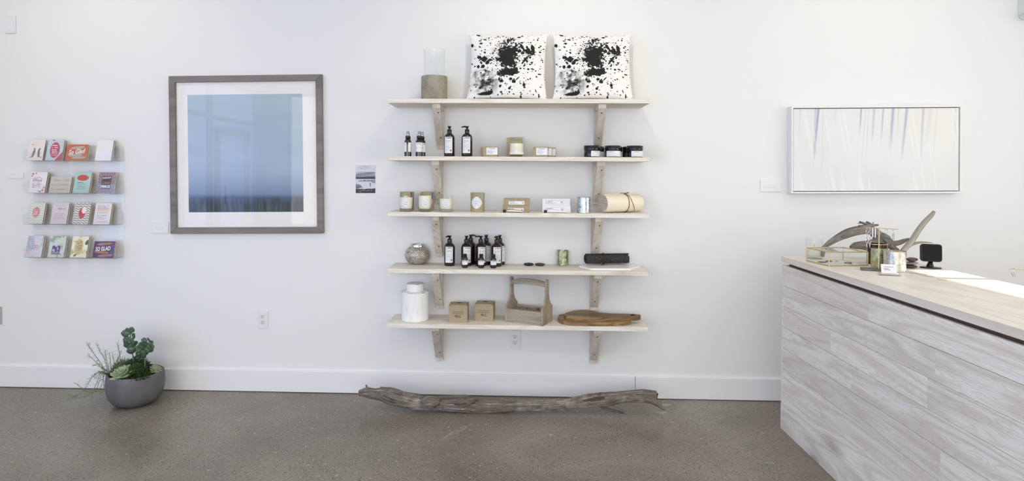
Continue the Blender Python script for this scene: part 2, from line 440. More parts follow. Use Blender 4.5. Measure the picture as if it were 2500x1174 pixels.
def link(name, me, mat, parent=None, smooth=None):
    if smooth:
        me.polygons.foreach_set('use_smooth', [True] * len(me.polygons))
        me.set_sharp_from_angle(angle=R(smooth if smooth is not True else 40))
    o = bpy.data.objects.new(name, me); COL.objects.link(o)
    if mat and not me.materials: me.materials.append(mat)
    if parent: o.parent = parent
    return o
def struct(o):
    o['kind'] = 'structure'; return o
def dup(root, loc, rotz, label, group=None):
    r = root.copy(); COL.objects.link(r); r.location = loc; r.rotation_euler = (0, 0, rotz); r['label'] = label
    if group: r['group'] = group
    for ch in list(root.children):
        c = ch.copy(); COL.objects.link(c); c.parent = r
        for g in ch.children:
            d = g.copy(); COL.objects.link(d); d.parent = c
    return r

_txt = {}
def text_geo(body, size, shear=0.0, bold=0.0, space=1.0):
    key = (body, size, shear, bold, space)
    if key not in _txt:
        cu = bpy.data.curves.new('lettering', 'FONT'); cu.body = body; cu.size = size; cu.shear = shear
        cu.offset = bold; cu.resolution_u = 2; cu.space_character = space
        cu.align_x = 'CENTER'; cu.align_y = 'CENTER'
        ob = bpy.data.objects.new('lettering', cu); COL.objects.link(ob)
        dg = bpy.context.evaluated_depsgraph_get()
        me = bpy.data.meshes.new_from_object(ob.evaluated_get(dg))
        vs = [tuple(v.co) for v in me.vertices]; fs = [tuple(p.vertices) for p in me.polygons]
        bpy.data.objects.remove(ob); bpy.data.meshes.remove(me); bpy.data.curves.remove(cu)
        _txt[key] = (vs, fs)
    return _txt[key]
def lettering(parent, body, size, mapf, mat, shear=0.0, bold=0.0, width=None, dx=0.0, dy=0.0, rot=0.0):
    vs, fs = text_geo(body, size, shear, bold)
    if width:
        w = max(v[0] for v in vs) - min(v[0] for v in vs); s = width / w
    else: s = 1.0
    c, sn = math.cos(rot), math.sin(rot)
    pts = [mapf(dx + (x * c - y * sn * 1.0) * s, dy + (x * sn * s + y * c)) for x, y, _ in vs]
    return MB().add(pts, fs).build('lettering', mat, parent)
def flat_map(y=0.0, x0=0.0, z0=0.0):
    return lambda x, z: (x0 + x, y, z0 + z)
def cyl_map(r, z0=0.0, a0=0.0):
    return lambda x, z: (r * math.sin(a0 + x / r), -r * math.cos(a0 + x / r), z0 + z)

def print_grid(name, w, h, nx, ny, fn, mapf, mat, parent=None):
    """a thin printed sheet; fn(U, V) -> linear rgb array, U left to right, V bottom to top"""
    U, V = np.meshgrid(np.linspace(0, 1, nx + 1), np.linspace(0, 1, ny + 1))
    rgb = np.clip(fn(U, V), 0, 1)
    vs = [mapf((u - 0.5) * w, (v - 0.5) * h) for u, v in zip(U.ravel(), V.ravel())]
    fs = [(j * (nx + 1) + i, j * (nx + 1) + i + 1, (j + 1) * (nx + 1) + i + 1, (j + 1) * (nx + 1) + i) for j in range(ny) for i in range(nx)]
    me = bpy.data.meshes.new(name); me.from_pydata(vs, [], fs)
    at = me.color_attributes.new('Col', 'FLOAT_COLOR', 'POINT')
    buf = np.ones((len(vs), 4), np.float32); buf[:, :3] = rgb.reshape(-1, 3)
    at.data.foreach_set('color', buf.ravel())
    return link(name, me, mat, parent)
def rgbf(c, U):
    return np.ones(U.shape + (3,)) * np.array(lin(c))
def over(img, mask, c, a=1.0):
    m = np.clip(mask, 0, 1)[..., None] * a
    return img * (1 - m) + np.array(lin(c)) * m
def ell(U, V, cx, cy, rx, ry, rot=0.0, soft=0.15):
    dx, dy = U - cx, V - cy; c, s = math.cos(rot), math.sin(rot)
    d = np.sqrt(((dx * c + dy * s) / rx) ** 2 + ((-dx * s + dy * c) / ry) ** 2)
    return np.clip((1 - d) / soft + 0.5, 0, 1)
def rect(U, V, x0, x1, y0, y1):
    return ((U >= x0) & (U <= x1) & (V >= y0) & (V <= y1)).astype(float)
def vnoise(x, y, seed=0):
    def h(i, j):
        n = (i * 374761393 + j * 668265263 + seed * 1442695041) & 0x7fffffff
        n = ((n ^ (n >> 13)) * 1274126177) & 0x7fffffff
        return ((n ^ (n >> 16)) & 0xffff) / 65535.0
    xi = np.floor(x).astype(np.int64); yi = np.floor(y).astype(np.int64); fx = x - xi; fy = y - yi
    fx = fx * fx * (3 - 2 * fx); fy = fy * fy * (3 - 2 * fy)
    return (h(xi, yi) * (1 - fx) + h(xi + 1, yi) * fx) * (1 - fy) + (h(xi, yi + 1) * (1 - fx) + h(xi + 1, yi + 1) * fx) * fy
def fbm(x, y, seed=0, o=4):
    s = 0; a = 0.5
    for i in range(o): s = s + a * vnoise(x * 2 ** i, y * 2 ** i, seed + i); a *= 0.5
    return s
def text_lines(img, U, V, x0, x1, rows, col, a, seed=0, th=0.010):
    """unreadably small print, as in the photograph: broken grey rules"""
    rs = np.random.RandomState(seed)
    for y in rows:
        e = x0 + (x1 - x0) * (0.65 + 0.35 * rs.rand())
        m = rect(U, V, x0, e, y - th, y + th) * (vnoise(U * 40, V * 0 + y * 77, seed) > 0.35)
        img = over(img, m, col, a)
    return img

# ================================================================== STRUCTURE
T = 0.16
struct(MB().box(XL, XR, 0, T, 0, ZC).build('wall_back', WALL))
struct(MB().box(XL - T, XR + T, YB - T, T, -0.12, 0).build('floor', CONC_FLOOR))
struct(MB().box(XL - T, XR + T, YB - T, T, ZC, ZC + 0.12).build('ceiling', CEIL))
# front wall of the shop (behind the camera) with a wide display window
FX0, FX1, FZ0, FZ1 = -4.1, 2.7, 0.45, 2.85
b = MB()
b.box(XL - T, FX0, YB - T, YB, 0, ZC); b.box(FX1, XR + T, YB - T, YB, 0, ZC); b.box(FX0, FX1, YB - T, YB, FZ1, ZC); b.box(FX0, FX1, YB - T, YB, 0, FZ0)
struct(b.build('wall_front', WALL))
fr = MB()
for x in (FX0, -0.95, 1.3, FX1 - 0.06): fr.box(x, x + 0.06, YB - 0.11, YB - 0.05, FZ0, FZ1)
for z in (FZ0, FZ1 - 0.06): fr.box(FX0, FX1, YB - 0.105, YB - 0.055, z, z + 0.06)
w3 = struct(fr.build('window_3', MULL))
MB().box(FX0 + 0.06, FX1 - 0.06, YB - 0.082, YB - 0.078, FZ0 + 0.06, FZ1 - 0.06).build('pane', PANE, w3)
portal('window_portal', ((FX0 + FX1) / 2, YB - T - 0.02, (FZ0 + FZ1) / 2), FX1 - FX0, FZ1 - FZ0, (0, 1, 0))
# left wall with the shop front
SY0, SY1, SZ1 = -6.75, -2.6, 2.85
b = MB()
b.box(XL - T, XL, SY1, T, 0, ZC); b.box(XL - T, XL, YB, SY0, 0, ZC); b.box(XL - T, XL, SY0, SY1, SZ1, ZC); b.box(XL - T, XL, SY0, SY1, 0, 0.12)
struct(b.build('wall_left', WALL))
fr = MB()
for y in (SY0, -5.12, -4.35, -3.4, SY1 - 0.06): fr.box(XL - 0.11, XL - 0.04, y, y + 0.06, 0.12, SZ1)
for z in (0.12, 2.24, SZ1 - 0.06): fr.box(XL - 0.105, XL - 0.045, SY0, SY1, z, z + 0.06)
wf = struct(fr.build('window_1', MULL))
MB().box(XL - 0.078, XL - 0.072, SY0 + 0.06, SY1 - 0.06, 0.18, SZ1 - 0.06).build('pane', thin_glass('light_bluing_shopfront_pane', (0.62, 0.74, 1.0)), wf)  # blue tint added to the pane to cool the daylight from the left
d = MB()
for a, c, z0, z1 in ((-6.28, -6.16, 0.12, 2.12), (-5.27, -5.15, 0.12, 2.12), (-6.28, -5.15, 2.0, 2.12), (-6.28, -5.15, 0.12, 0.36)):
    d.box(XL - 0.035, XL + 0.01, a, c, z0, z1)
dr = struct(d.build('door_1', DOORW))
MB().tube([(XL + 0.05, -5.34, 0.95), (XL + 0.05, -5.34, 1.25)], 0.012).build('door_handle', MULL, dr)
portal('window_portal', (XL - T - 0.02, (SY0 + SY1) / 2, (SZ1 + 0.12) / 2), SY1 - SY0, SZ1 - 0.12, (1, 0, 0))
# right wall with the sunny window
RY0, RY1, RZ0 = -4.4, -0.98, 0.9
RZ1 = 0.9714 + (XR - 1.80) * math.tan(SUN_EL) + 0.05
b = MB()
b.box(XR, XR + T, RY1, T, 0, ZC); b.box(XR, XR + T, YB, RY0, 0, ZC); b.box(XR, XR + T, RY0, RY1, RZ1, ZC); b.box(XR, XR + T, RY0, RY1, 0, RZ0)
struct(b.build('wall_right', WALL))
fr = MB()
for y in (RY0, -3.2, -2.05, -1.30, RY1 - 0.05): fr.box(XR + 0.05, XR + 0.10, y, y + 0.05, RZ0, RZ1)
for z in (RZ0, RZ1 - 0.05): fr.box(XR + 0.05, XR + 0.10, RY0, RY1, z, z + 0.05)
w2 = struct(fr.build('window_2', MULL))
MB().box(XR + 0.072, XR + 0.078, RY0 + 0.05, RY1 - 0.05, RZ0 + 0.05, RZ1 - 0.05).build('pane', PANE, w2)
portal('window_portal', (XR + T + 0.02, (RY0 + RY1) / 2, (RZ0 + RZ1) / 2), RY1 - RY0, RZ1 - RZ0, (-1, 0, 0))
# baseboard: two lengths with a joint
XJ = onY(1551, 945, -0.015).x
BH = 0.142
for nm, x0, x1 in (('baseboard_back', XL, XJ - 0.0012), ('baseboard_back', XJ + 0.0012, XR)):
    struct(MB().box(x0, x1, -0.016, 0, 0.004, BH).build(nm, TRIMW, bevel=0.003))
# stains on the ground: pale paint splashes and a scuffed line, each its own shape
PAINTW = M('dried_paint', (184, 180, 172), 0.6, mottle=((140, 134, 126), 60, 0.42, 0.62))
def blotch(u, v, rx, ry, seed):
    rs = random.Random(seed); p = onZ(u, v, 0); n = 14
    pts = [(p.x + rx * math.cos(2 * PI * i / n) * rs.uniform(0.6, 1.2), p.y + ry * math.sin(2 * PI * i / n) * rs.uniform(0.6, 1.2)) for i in range(n)]
    return pts
FLOOR = bpy.data.objects['floor']
for i, (u, v, rx, ry) in enumerate(((1628, 988, .030, .022), (1618, 1008, .045, .016), (1300, 1051, .014, .010), (1322, 1050, .012, .008), (1345, 1061, .02, .008),
                                    (1590, 1006, .02, .01), (1640, 1031, .016, .008), (1712, 1071, .012, .008), (1860, 1057, .014, .009), (1740, 1005, .012, .006), (1880, 1130, .022, .012))):
    MB().prism(blotch(u, v, rx, ry, i), 0.0, 0.0006).build('paint_spot', PAINTW, FLOOR)
SCUFF = M('pale_scuff', (156, 150, 142), 0.6, mottle=((132, 125, 117), 50, 0.4, 0.6))
pth = [onZ(u, v, 0.0004) for u, v in ((1080, 1076), (1092, 1066), (1104, 1058), (1122, 1050), (1140, 1040), (1160, 1032))]
MB().tube(pth, [.012, .022, .018, .02, .016, .006], 8, flat=0.03).build('scuff_mark', SCUFF, FLOOR)

# ================================================================== SHELVES
SHZ = [1.8727, 1.5282, 1.1926, 0.8500, 0.5185]
SXL, SXR, SD, ST = -0.778, 0.785, 0.264, 0.0255
ORD = ['topmost', 'second', 'third', 'fourth', 'lowest']
ONTOP = ['under the splattered cushions', 'holding the round dark jars', 'holding the birch roll', 'holding the silver bowl', 'holding the wooden caddy']
for i, z in enumerate(SHZ):
    o = MB().box(SXL, SXR, -SD, 0, z - ST, z).build('shelf_board', PINE, bevel=0.0015)
    tag(o, f'whitewashed pine shelf board {ONTOP[i]}, {ORD[i]} of five', 'shelf', 'pine wall shelves')
def bracket(side, i, u):
    z = SHZ[i] - ST
    bot = 0.262 + 0.004 * ((i * 7) % 3)
    x = xat(u, -0.02, z - bot + 0.02)
    w = 0.0235
    sd = 'left' if side == 0 else 'right'
    t = thing('shelf_bracket', f'whitewashed pine bracket under the {sd} part of the {ORD[i]} shelf', 'bracket', (x, 0, z), 0, 'pine shelf brackets')
    MB().box(-w, w, -0.225, -0.026, -0.026, 0).build('top_arm', PINE_B, t, bevel=0.001)
    MB().box(-w, w, -0.026, 0, -bot, 0).build('wall_piece', PINE_B, t, bevel=0.001)
    # diagonal brace: board leaning from the arm's front end back to the foot of the wall piece
    yf, zf, yb, zb = -0.222, -0.026, -0.030, -bot + 0.028
    vs = []
    for x2 in (-w, w): vs += [(x2, yf, zf), (x2, yf + 0.038, zf), (x2, -0.026, zb + 0.035), (x2, -0.026, zb - 0.004), (x2, yb - 0.006, zb - 0.004)]
    fs = [(0, 4, 3, 2, 1), (5, 6, 7, 8, 9)] + [(k, (k + 1) % 5, (k + 1) % 5 + 5, k + 5) for k in range(5)]
    MB().add(vs, fs).build('brace', PINE_B, t, bevel=0.001)
    for s in (0.12, 0.80):
        p = Vector((random.Random(i * 5 + side).uniform(-.006, .006) + 0.004, yf + (yb - .006 - yf) * s, zf + (zb - .004 - zf) * s))
        nn = Vector((0, -(zf - zb), (yf - yb))).normalized()
        nn = Vector((0, -abs(zf - zb), -abs(yf - yb))).normalized()
        mt = Matrix.Translation(p) @ nn.to_track_quat('Z', 'Y').to_matrix().to_4x4()
        MB().lathe([(0.0042, -0.001), (0.0042, 0.0008)], 10, mtx=mt).build('screw', SCREW, t)
for i in range(5):
    bracket(0, i, (1075, 1072.5, 1072, 1073, 1073)[i]); bracket(1, i, (1459, 1456, 1452, 1449, 1448.5)[i])

def at(i, u, y): return (xat(u, y, SHZ[i]), y, SHZ[i])

# ---------------------------------------------------------------- shelf 1: hurricane vase, cushions
p = at(0, 1060, -0.135); s = ppm(p)
t = thing('hurricane_vase', 'concrete based glass hurricane vase on the topmost shelf', 'vase', p)
r = 0.0805
MB().lathe([(r - .002, 0), (r, .003), (r, .150), (r - .002, .152), (r - .016, .152), (r - .016, .012)], 48, cap1=False).build('concrete_base', CONC, t, smooth=True)
MB().lathe([(r - .018, .060), (r - .018, .156), (r - .0175, .25), (r - .016, .314), (r - .015, .317), (r - .016, .3185), (r - .018, .317)], 48, cap0=False, cap1=False).build('glass_cylinder', GLASS, t, smooth=True)
MB().lathe([(r - .017, .012), (r - .017, .014)], 32).build('vase_bottom', CONC, t)

def splat(U, V):
    img = rgbf((244, 242, 239), U); rs = np.random.RandomState(5)
    ink = np.zeros(U.shape)
    wob = fbm(U * 14, V * 14, 3) - 0.47; wob2 = fbm(U * 45, V * 45, 8, 3) - 0.44
    def blob(cx, cy, rx, ry, rot=0, w=0.9, w2=0.5):
        dx, dy = U - cx, V - cy; c, s2 = math.cos(rot), math.sin(rot)
        dd = np.sqrt(((dx * c + dy * s2) / rx) ** 2 + ((-dx * s2 + dy * c) / ry) ** 2)
        return np.clip((1 - dd + wob * w * 2 + wob2 * w2 * 2) * 7, 0, 1)
    # big centre mass, band below, right-hand arm, left blobs, grey cloud low left
    for a in ((.52, .66, .11, .21, .12, .8, .9), (.45, .60, .07, .12, .3, 1.0, 1.0), (.60, .70, .05, .12, 0, 1.0, .9)) + ((.52, .66, .075, .16, .15, 1.0, .8), (.50, .52, .085, .10, 0, 1.0, .9), (.55, .60, .05, .13, -.2, .8, .6), (.47, .57, .10, .07, 0, 1.3, 1.0), (.50, .86, .03, .06, 0, .8, .5),
              (.48, .355, .125, .062, .05, .6, .3), (.60, .36, .05, .05, 0, .7, .5), (.77, .685, .075, .05, -.6, .9, .5), (.83, .72, .028, .075, .1, .7, .4), (.69, .76, .022, .07, .5, .6, .4), (.74, .56, .018, .11, -.6, .6, .4),
              (.655, .695, .034, .034, 0, .3, .1), (.19, .565, .05, .055, -.5, .6, .3), (.12, .60, .03, .025, 0, .7, .4), (.235, .515, .03, .035, 0, .6, .3),
              (.175, .455, .026, .028, 0, .2, .1), (.11, .46, .02, .03, 0, .5, .3), (.59, .22, .034, .036, .3, .6, .2), (.64, .26, .012, .05, -.7, .5, .2), (.55, .25, .026, .02, .4, .3, .1),
              (.20, .045, .09, .022, .05, .7, .5), (.30, .06, .05, .03, .4, .9, .7), (.115, .985, .028, .024, 0, .1, .1), (.20, .895, .026, .014, -.3, .4, .1), (.025, .80, .022, .03, .3, .4, .2), (.64, .94, .03, .018, 0, .4, .2),
              (.40, .245, .018, .022, 0, .3, .1), (.535, .115, .02, .019, 0, .1, .1), (.43, .062, .018, .014, 0, .2, .1), (.62, .40, .025, .025, 0, .5, .3), (.87, .10, .008, .026, .2, .2, .1), (.90, .035, .01, .034, -.2, .2, .1), (.84, .415, .03, .012, -.2, .5, .2), (.78, .41, .017, .015, 0, .2, .1), (.76, .535, .016, .022, 0, .3, .1)):
        ink = np.maximum(ink, blob(*a))
    # scattered drops, denser near the middle
    for i in range(760):
        if i < 420: cx, cy = rs.normal(.5, .2), rs.normal(.58, .19)
        else: cx, cy = rs.rand(), rs.rand()
        rr = abs(rs.normal(0, .0055)) + .0022
        if rs.rand() < .08: rr *= 1.9
        sx = rs.uniform(.8, 1.3); x0 = max(0, cx - .05); 
        dx, dy = (U - cx) / (rr * sx), (V - cy) / (rr / sx)
        ink = np.maximum(ink, np.clip((1 - np.sqrt(dx * dx + dy * dy)) * 2.5 + .25, 0, 1))
    # ink-fog patch and grey smudges
    fog = np.clip(1.15 - np.sqrt(((U - .22) / .20) ** 2 + ((V - .22) / .20) ** 2), 0, 1) * np.clip((fbm(U * 22, V * 22, 21) - .26) * 2.4, 0, 1)
    fog = np.maximum(fog, np.clip(1.1 - np.sqrt(((U - .08) / .05) ** 2 + ((V - .33) / .09) ** 2), 0, 1) * np.clip((fbm(U * 18, V * 18, 5) - .2) * 2.4, 0, 1))
    fog = np.maximum(fog, .75 * np.clip(1.0 - np.sqrt(((U - .42) / .17) ** 2 + ((V - .68) / .15) ** 2), 0, 1) * np.clip((fbm(U * 26, V * 26, 51) - .34) * 4, 0, 1))
    img = over(img, np.clip(fog * 1.5, 0, 1), (38, 34, 38), .97)
    img = over(img, ink, (30, 28, 29), 1.0)
    return img
def cushion_mesh(w, h, tk, n):
    """front grid carries the print; back grid plain; pinched ears at the corners"""
    U, V = np.meshgrid(np.linspace(-1, 1, n + 1), np.linspace(-1, 1, n + 1))
    def outl(U, V):
        X = U * w / 2 * (1 - .055 * (1 - V ** 2) + .025 * np.abs(V) ** 8); Z = V * h / 2 * (1 - .05 * (1 - U ** 2) + .02 * np.abs(U) ** 8)
        return X, Z
    X, Z = outl(U, V)
    th = tk * np.clip(1 - np.abs(U) ** 2.6, 0, 1) ** .55 * np.clip(1 - np.abs(V) ** 2.6, 0, 1) ** .55
    wr = .006 * np.sin(U * 9 + V * 5) * (np.abs(V) ** 3 + np.abs(U) ** 3) * .5
    me = bpy.data.meshes.new('cover')
    m = n + 1
    front = np.stack([X, -th / 2 - wr * (th > .004), Z], -1).reshape(-1, 3)
    nb = 24
    Ub, Vb = np.meshgrid(np.linspace(-1, 1, nb + 1), np.linspace(-1, 1, nb + 1)); Xb, Zb = outl(Ub, Vb)
    thb = tk * np.clip(1 - np.abs(Ub) ** 2.6, 0, 1) ** .55 * np.clip(1 - np.abs(Vb) ** 2.6, 0, 1) ** .55
    back = np.stack([Xb, thb / 2, Zb], -1).reshape(-1, 3)
    fs = [(j * m + i, j * m + i + 1, (j + 1) * m + i + 1, (j + 1) * m + i) for j in range(n) for i in range(n)]
    o = m * m; q = nb + 1
    fs += [(o + j * q + i, o + (j + 1) * q + i, o + (j + 1) * q + i + 1, o + j * q + i + 1) for j in range(nb) for i in range(nb)]
    me.from_pydata([tuple(x) for x in front] + [tuple(x) for x in back], [], fs)
    at_ = me.color_attributes.new('Col', 'FLOAT_COLOR', 'POINT')
    c = np.ones((len(me.vertices), 4), np.float32)
    c[:m * m, :3] = splat((U + 1) / 2, (V + 1) / 2).reshape(-1, 3)
    c[m * m:, :3] = lin((244, 242, 239))
    at_.data.foreach_set('color', np.clip(c, 0, 1).ravel())
    return me
CW, CH = 0.485, 0.425
cme = cushion_mesh(CW, CH, 0.12, 300)
for k, (u, lean, rz, yaw, lab) in enumerate(((1239, 12, 0.8, -2, 'white square cushion with black ink splatters, beside the glass vase'), (1446, 12, 0.2, 2, 'white square cushion with black ink splatters, above the right brackets'))):
    q = at(0, u, -0.135)
    o = link('cushion', cme, CLOTH, None, smooth=60)
    tag(o, lab, 'cushion', 'ink splatter cushions')
    mt = Matrix.Rotation(R(yaw), 4, 'Z') @ Matrix.Rotation(-R(lean), 4, 'X') @ Matrix.Rotation(R(rz), 4, 'Y')
    zs = [(mt @ v.co).z for v in cme.vertices]
    o.matrix_world = Matrix.Translation((q[0], -0.125, SHZ[0] - min(zs) + .001)) @ mt

# ---------------------------------------------------------------- bottles
def bottle_label(seed):
    def fn(U, V):
        img = rgbf((236, 236, 238), U)
        img = text_lines(img, U, V, .12, .92, np.linspace(.78, .66, 3), (130, 134, 148), .7, seed, .009)
        img = text_lines(img, U, V, .08, .95, np.linspace(.56, .18, 11), (160, 164, 174), .6, seed + 3, .007)
        bar = rect(U, V, .60, .92, .11, .21) * (np.sin(U * 150) > 0)
        return over(img, bar, (70, 70, 80), .8)
    return fn
PUMP_PROF = [(.0300, 0), (.0325, .002), (.0335, .006), (.0335, .113), (.0325, .121), (.0290, .130), (.0225, .138), (.0150, .1425), (.0140, .146)]
def pump_bottle(loc, rotz, noz, label, group, scale=1.0):
    """noz: nozzle direction relative to the label face, degrees"""
    t = thing('pump_bottle', label, 'bottle', loc, rotz, group)
    MB().lathe(PUMP_PROF, 36).build('body', AMBER, t, smooth=True)
    g = print_grid('paper_label', .052, .099, 26, 44, bottle_label(3), cyl_map(.0338, .0715), PRINT, t)
    lettering(g, 'L:A BRUKET', .0105, cyl_map(.0341, .114), INK, bold=.0002, width=.036, dx=.004)
    c = MB().lathe([(.0135, .144), (.0142, .147), (.0142, .165), (.0125, .1675), (.0085, .168)], 24).build('pump_collar', BLACKP, t, smooth=True)
    hd = MB().lathe([(.0072, .167), (.0072, .178), (.0085, .180), (.0115, .1835), (.0115, .1868), (.009, .188)], 20)
    a = R(noz); dx, dy = math.sin(a), -math.cos(a)
    hd.tube([(dx * .006, dy * .006, .1845), (dx * .020, dy * .020, .1845), (dx * .030, dy * .030, .1825), (dx * .034, dy * .034, .179)], [.0055, .0048, .004, .0032], 10)
    hd.build('pump_head', BLACKP, t, smooth=True)
    return t
GP2, GP4 = 'pump bottles on the second shelf', 'pump bottles on the fourth shelf'
pump_bottle(at(1, 1097, -.17), R(-6), 8, 'amber pump bottle standing right of the mist bottles, nozzle towards viewer', GP2)
pump_bottle(at(1, 1140, -.18), R(-3), -88, 'amber pump bottle next to the kraft soap boxes, nozzle pointing left', GP2)
PB = lambda u, v: onZ(u, v, SHZ[3])
for (u, v, rz, nz, lab) in ((1097.5, 642, 0, -35, 'amber pump bottle standing alone right of the silver bowl'),
                            (1138.5, 646, 14, -18, 'front amber pump bottle directly behind the leftmost small bottle'),
                            (1149, 637, 100, -14, 'amber pump bottle at the back with its nozzle pointing right, left cluster'),
                            (1173.5, 646, 20, -110, 'front amber pump bottle with nozzle pointing left, behind the middle small bottle'),
                            (1187, 637, 40, -52, 'amber pump bottle at the back of the middle pair'),
                            (1212.5, 647, 8, -30, 'front amber pump bottle behind the rightmost small bottle'),
                            (1220, 638, 48, -60, 'amber pump bottle at the back right end of the cluster')):
    y_ = (-.036 if v < 640 else -.104); pump_bottle((xat(u, y_, SHZ[3]), y_, SHZ[3]), R(rz), nz, lab, GP4)

def mist_bottle(loc, rotz, label):
    t = thing('mist_bottle', label, 'bottle', loc, rotz, 'mist bottles on the second shelf')
    MB().lathe([(.0190, 0), (.0208, .002), (.0208, .086), (.0195, .095), (.0150, .103), (.0100, .107)], 28).build('body', AMBER, t, smooth=True)
    def fn(U, V):
        img = rgbf((238, 238, 241), U)
        img = text_lines(img, U, V, .10, .46, np.linspace(.62, .1, 7), (140, 144, 156), .7, 2, .012)
        return text_lines(img, U, V, .54, .9, np.linspace(.8, .1, 9), (150, 154, 164), .7, 4, .012)
    g = print_grid('paper_label', .122, .057, 60, 20, fn, cyl_map(.0211, .0565), PRINT, t)
    lettering(g, 'BRUKET', .009, cyl_map(.0214, .077), INK, width=.020)
    MB().lathe([(.0125, .106), (.0148, .109), (.0148, .124), (.0115, .127), (.0085, .128)], 20).build('collar', BLACKP, t, smooth=True)
    MB().lathe([(.0084, .1275), (.0084, .152), (.0076, .1535)], 20).build('cap', SILVERP, t, smooth=True)
mist_bottle(at(1, 995.5, -.20), R(-178), 'front mist bottle with silver cap at the left end, label seam showing')
mist_bottle(at(1, 996.5, -.145), R(25), 'mist bottle hidden behind the leftmost mist bottle')
mist_bottle(at(1, 1023.2, -.20), R(8), 'front mist bottle with silver cap, right one of the front pair')
mist_bottle(at(1, 1030.5, -.145), R(60), 'mist bottle peeking out behind the second mist bottle')

def soap_box(loc, rotz, label, w=.083, d=.052, h=.061, group='kraft soap boxes on the second shelf'):
    t = thing('soap_box', label, 'box', loc, rotz, group)
    MB().box(-w / 2, w / 2, -d / 2, d / 2, 0, h).build('carton', KRAFT, t, bevel=.0012)
    def fn(U, V):
        img = rgbf((240, 240, 245), U)
        return text_lines(img, U, V, .06, .7, np.linspace(.55, .16, 5), (120, 126, 160), .7, 5, .025)
    mp = lambda x, z: (w / 2 - .064 + .0315 + x, -d / 2 - .0006, .0335 + z)
    g = print_grid('wrap_label', .067, .043, 24, 18, fn, mp, PRINT, t)
    lettering(g, 'L:A BRUKET', .0095, lambda x, z: (w / 2 - .045 + .012 + x, -d / 2 - .0009, .0485 + z), INK_NAVY, width=.042)
    MB().box(w / 2, w / 2 + .0006, -d / 2, d / 2 - .02, .012, .055).build('label_fold', WHITE_CARD, t)
soap_box(at(1, 1198.5, -.215), R(-5), 'front kraft soap box next to the right hand pump bottle')
soap_box(at(1, 1189.5, -.125), R(2), 'kraft soap box half hidden at the back, next to the right hand pump bottle')
soap_box(at(1, 1320, -.210), R(-9), 'front kraft soap box with its label, right of the lidded candle')
soap_box(at(1, 1330, -.145), R(-8), 'middle kraft soap box of the row of three')
soap_box(at(1, 1339.5, -.078), R(-8), 'rearmost kraft soap box of the row of three')
# tall kraft carton with lidded candle in front
t = thing('candle_carton', 'tall kraft carton standing behind the lidded glass candle', 'box', at(1, 1256, -.105), 0)
MB().box(-.049, .049, -.049, .049, 0, .120).build('carton', KRAFT, t, bevel=.001)
MB().box(-.0485, .0485, -.0485, .0485, .120, .1206).build('top_flap', KRAFT, t)
t = thing('lidded_candle', 'white candle in a clear glass jar with glass lid', 'candle', at(1, 1261, -.205))
MB().lathe([(.046, 0), (.048, .003), (.045, .010), (.043, .013), (.0435, .10), (.045, .106)], 40, cap1=False).build('glass_jar', GLASSG, t, smooth=True)
MB().lathe([(.0405, .014), (.0412, .018), (.0412, .080), (.0405, .081)], 36).build('wax', WAX, t, smooth=True)
MB().tube([(0, 0, .081), (.0015, 0, .09)], .0009, 6).build('wick', INK, t)
MB().lathe([(.040, .104), (.046, .106), (.050, .109), (.050, .114), (.046, .1175), (.02, .119)], 40).build('lid', GLASSG, t, smooth=True)
def fn(U, V): return text_lines(rgbf((240, 240, 238), U), U, V, .3, .7, (.5,), (170, 166, 160), .7, 3, .1)
print_grid('band_label', .125, .014, 40, 6, fn, cyl_map(.0441, .023), PRINT, t)

def cream_jar(loc, rotz, label):
    t = thing('cream_jar', label, 'jar', loc, rotz, 'dark cream jars on the second shelf')
    MB().lathe([(.044, 0), (.0475, .002), (.0482, .005), (.0482, .042), (.0465, .0445)], 40).build('body', JARGLASS, t, smooth=True)
    MB().lathe([(.0465, .044), (.0490, .0455), (.0490, .0685), (.0475, .0705), (.02, .071)], 40).build('screw_cap', BLACKP, t, smooth=True)
    def fn(U, V):
        img = rgbf((238, 238, 239), U)
        return text_lines(img, U, V, .06, .9, np.linspace(.55, .12, 6), (150, 152, 158), .6, 9, .02)
    g = print_grid('paper_label', .105, .0335, 40, 16, fn, cyl_map(.0485, .0215), PRINT, t)
    lettering(g, 'L:A BRUKET', .0085, cyl_map(.0488, .0325), INK, width=.034, dx=-.022)
cream_jar(at(1, 1445, -.195), R(50), 'front dark cream jar nearest the right hand bracket')
cream_jar(at(1, 1455.5, -.075), R(45), 'dark cream jar behind the one nearest the bracket')
cream_jar(at(1, 1496, -.195), R(4), 'front dark cream jar in the middle of the three')
cream_jar(at(1, 1500, -.075), R(10), 'dark cream jar behind the middle one')
cream_jar(at(1, 1549.5, -.195), R(28), 'front dark cream jar at the right end of the shelf')
cream_jar(at(1, 1539.5, -.075), R(28), 'dark cream jar behind the one at the right end')

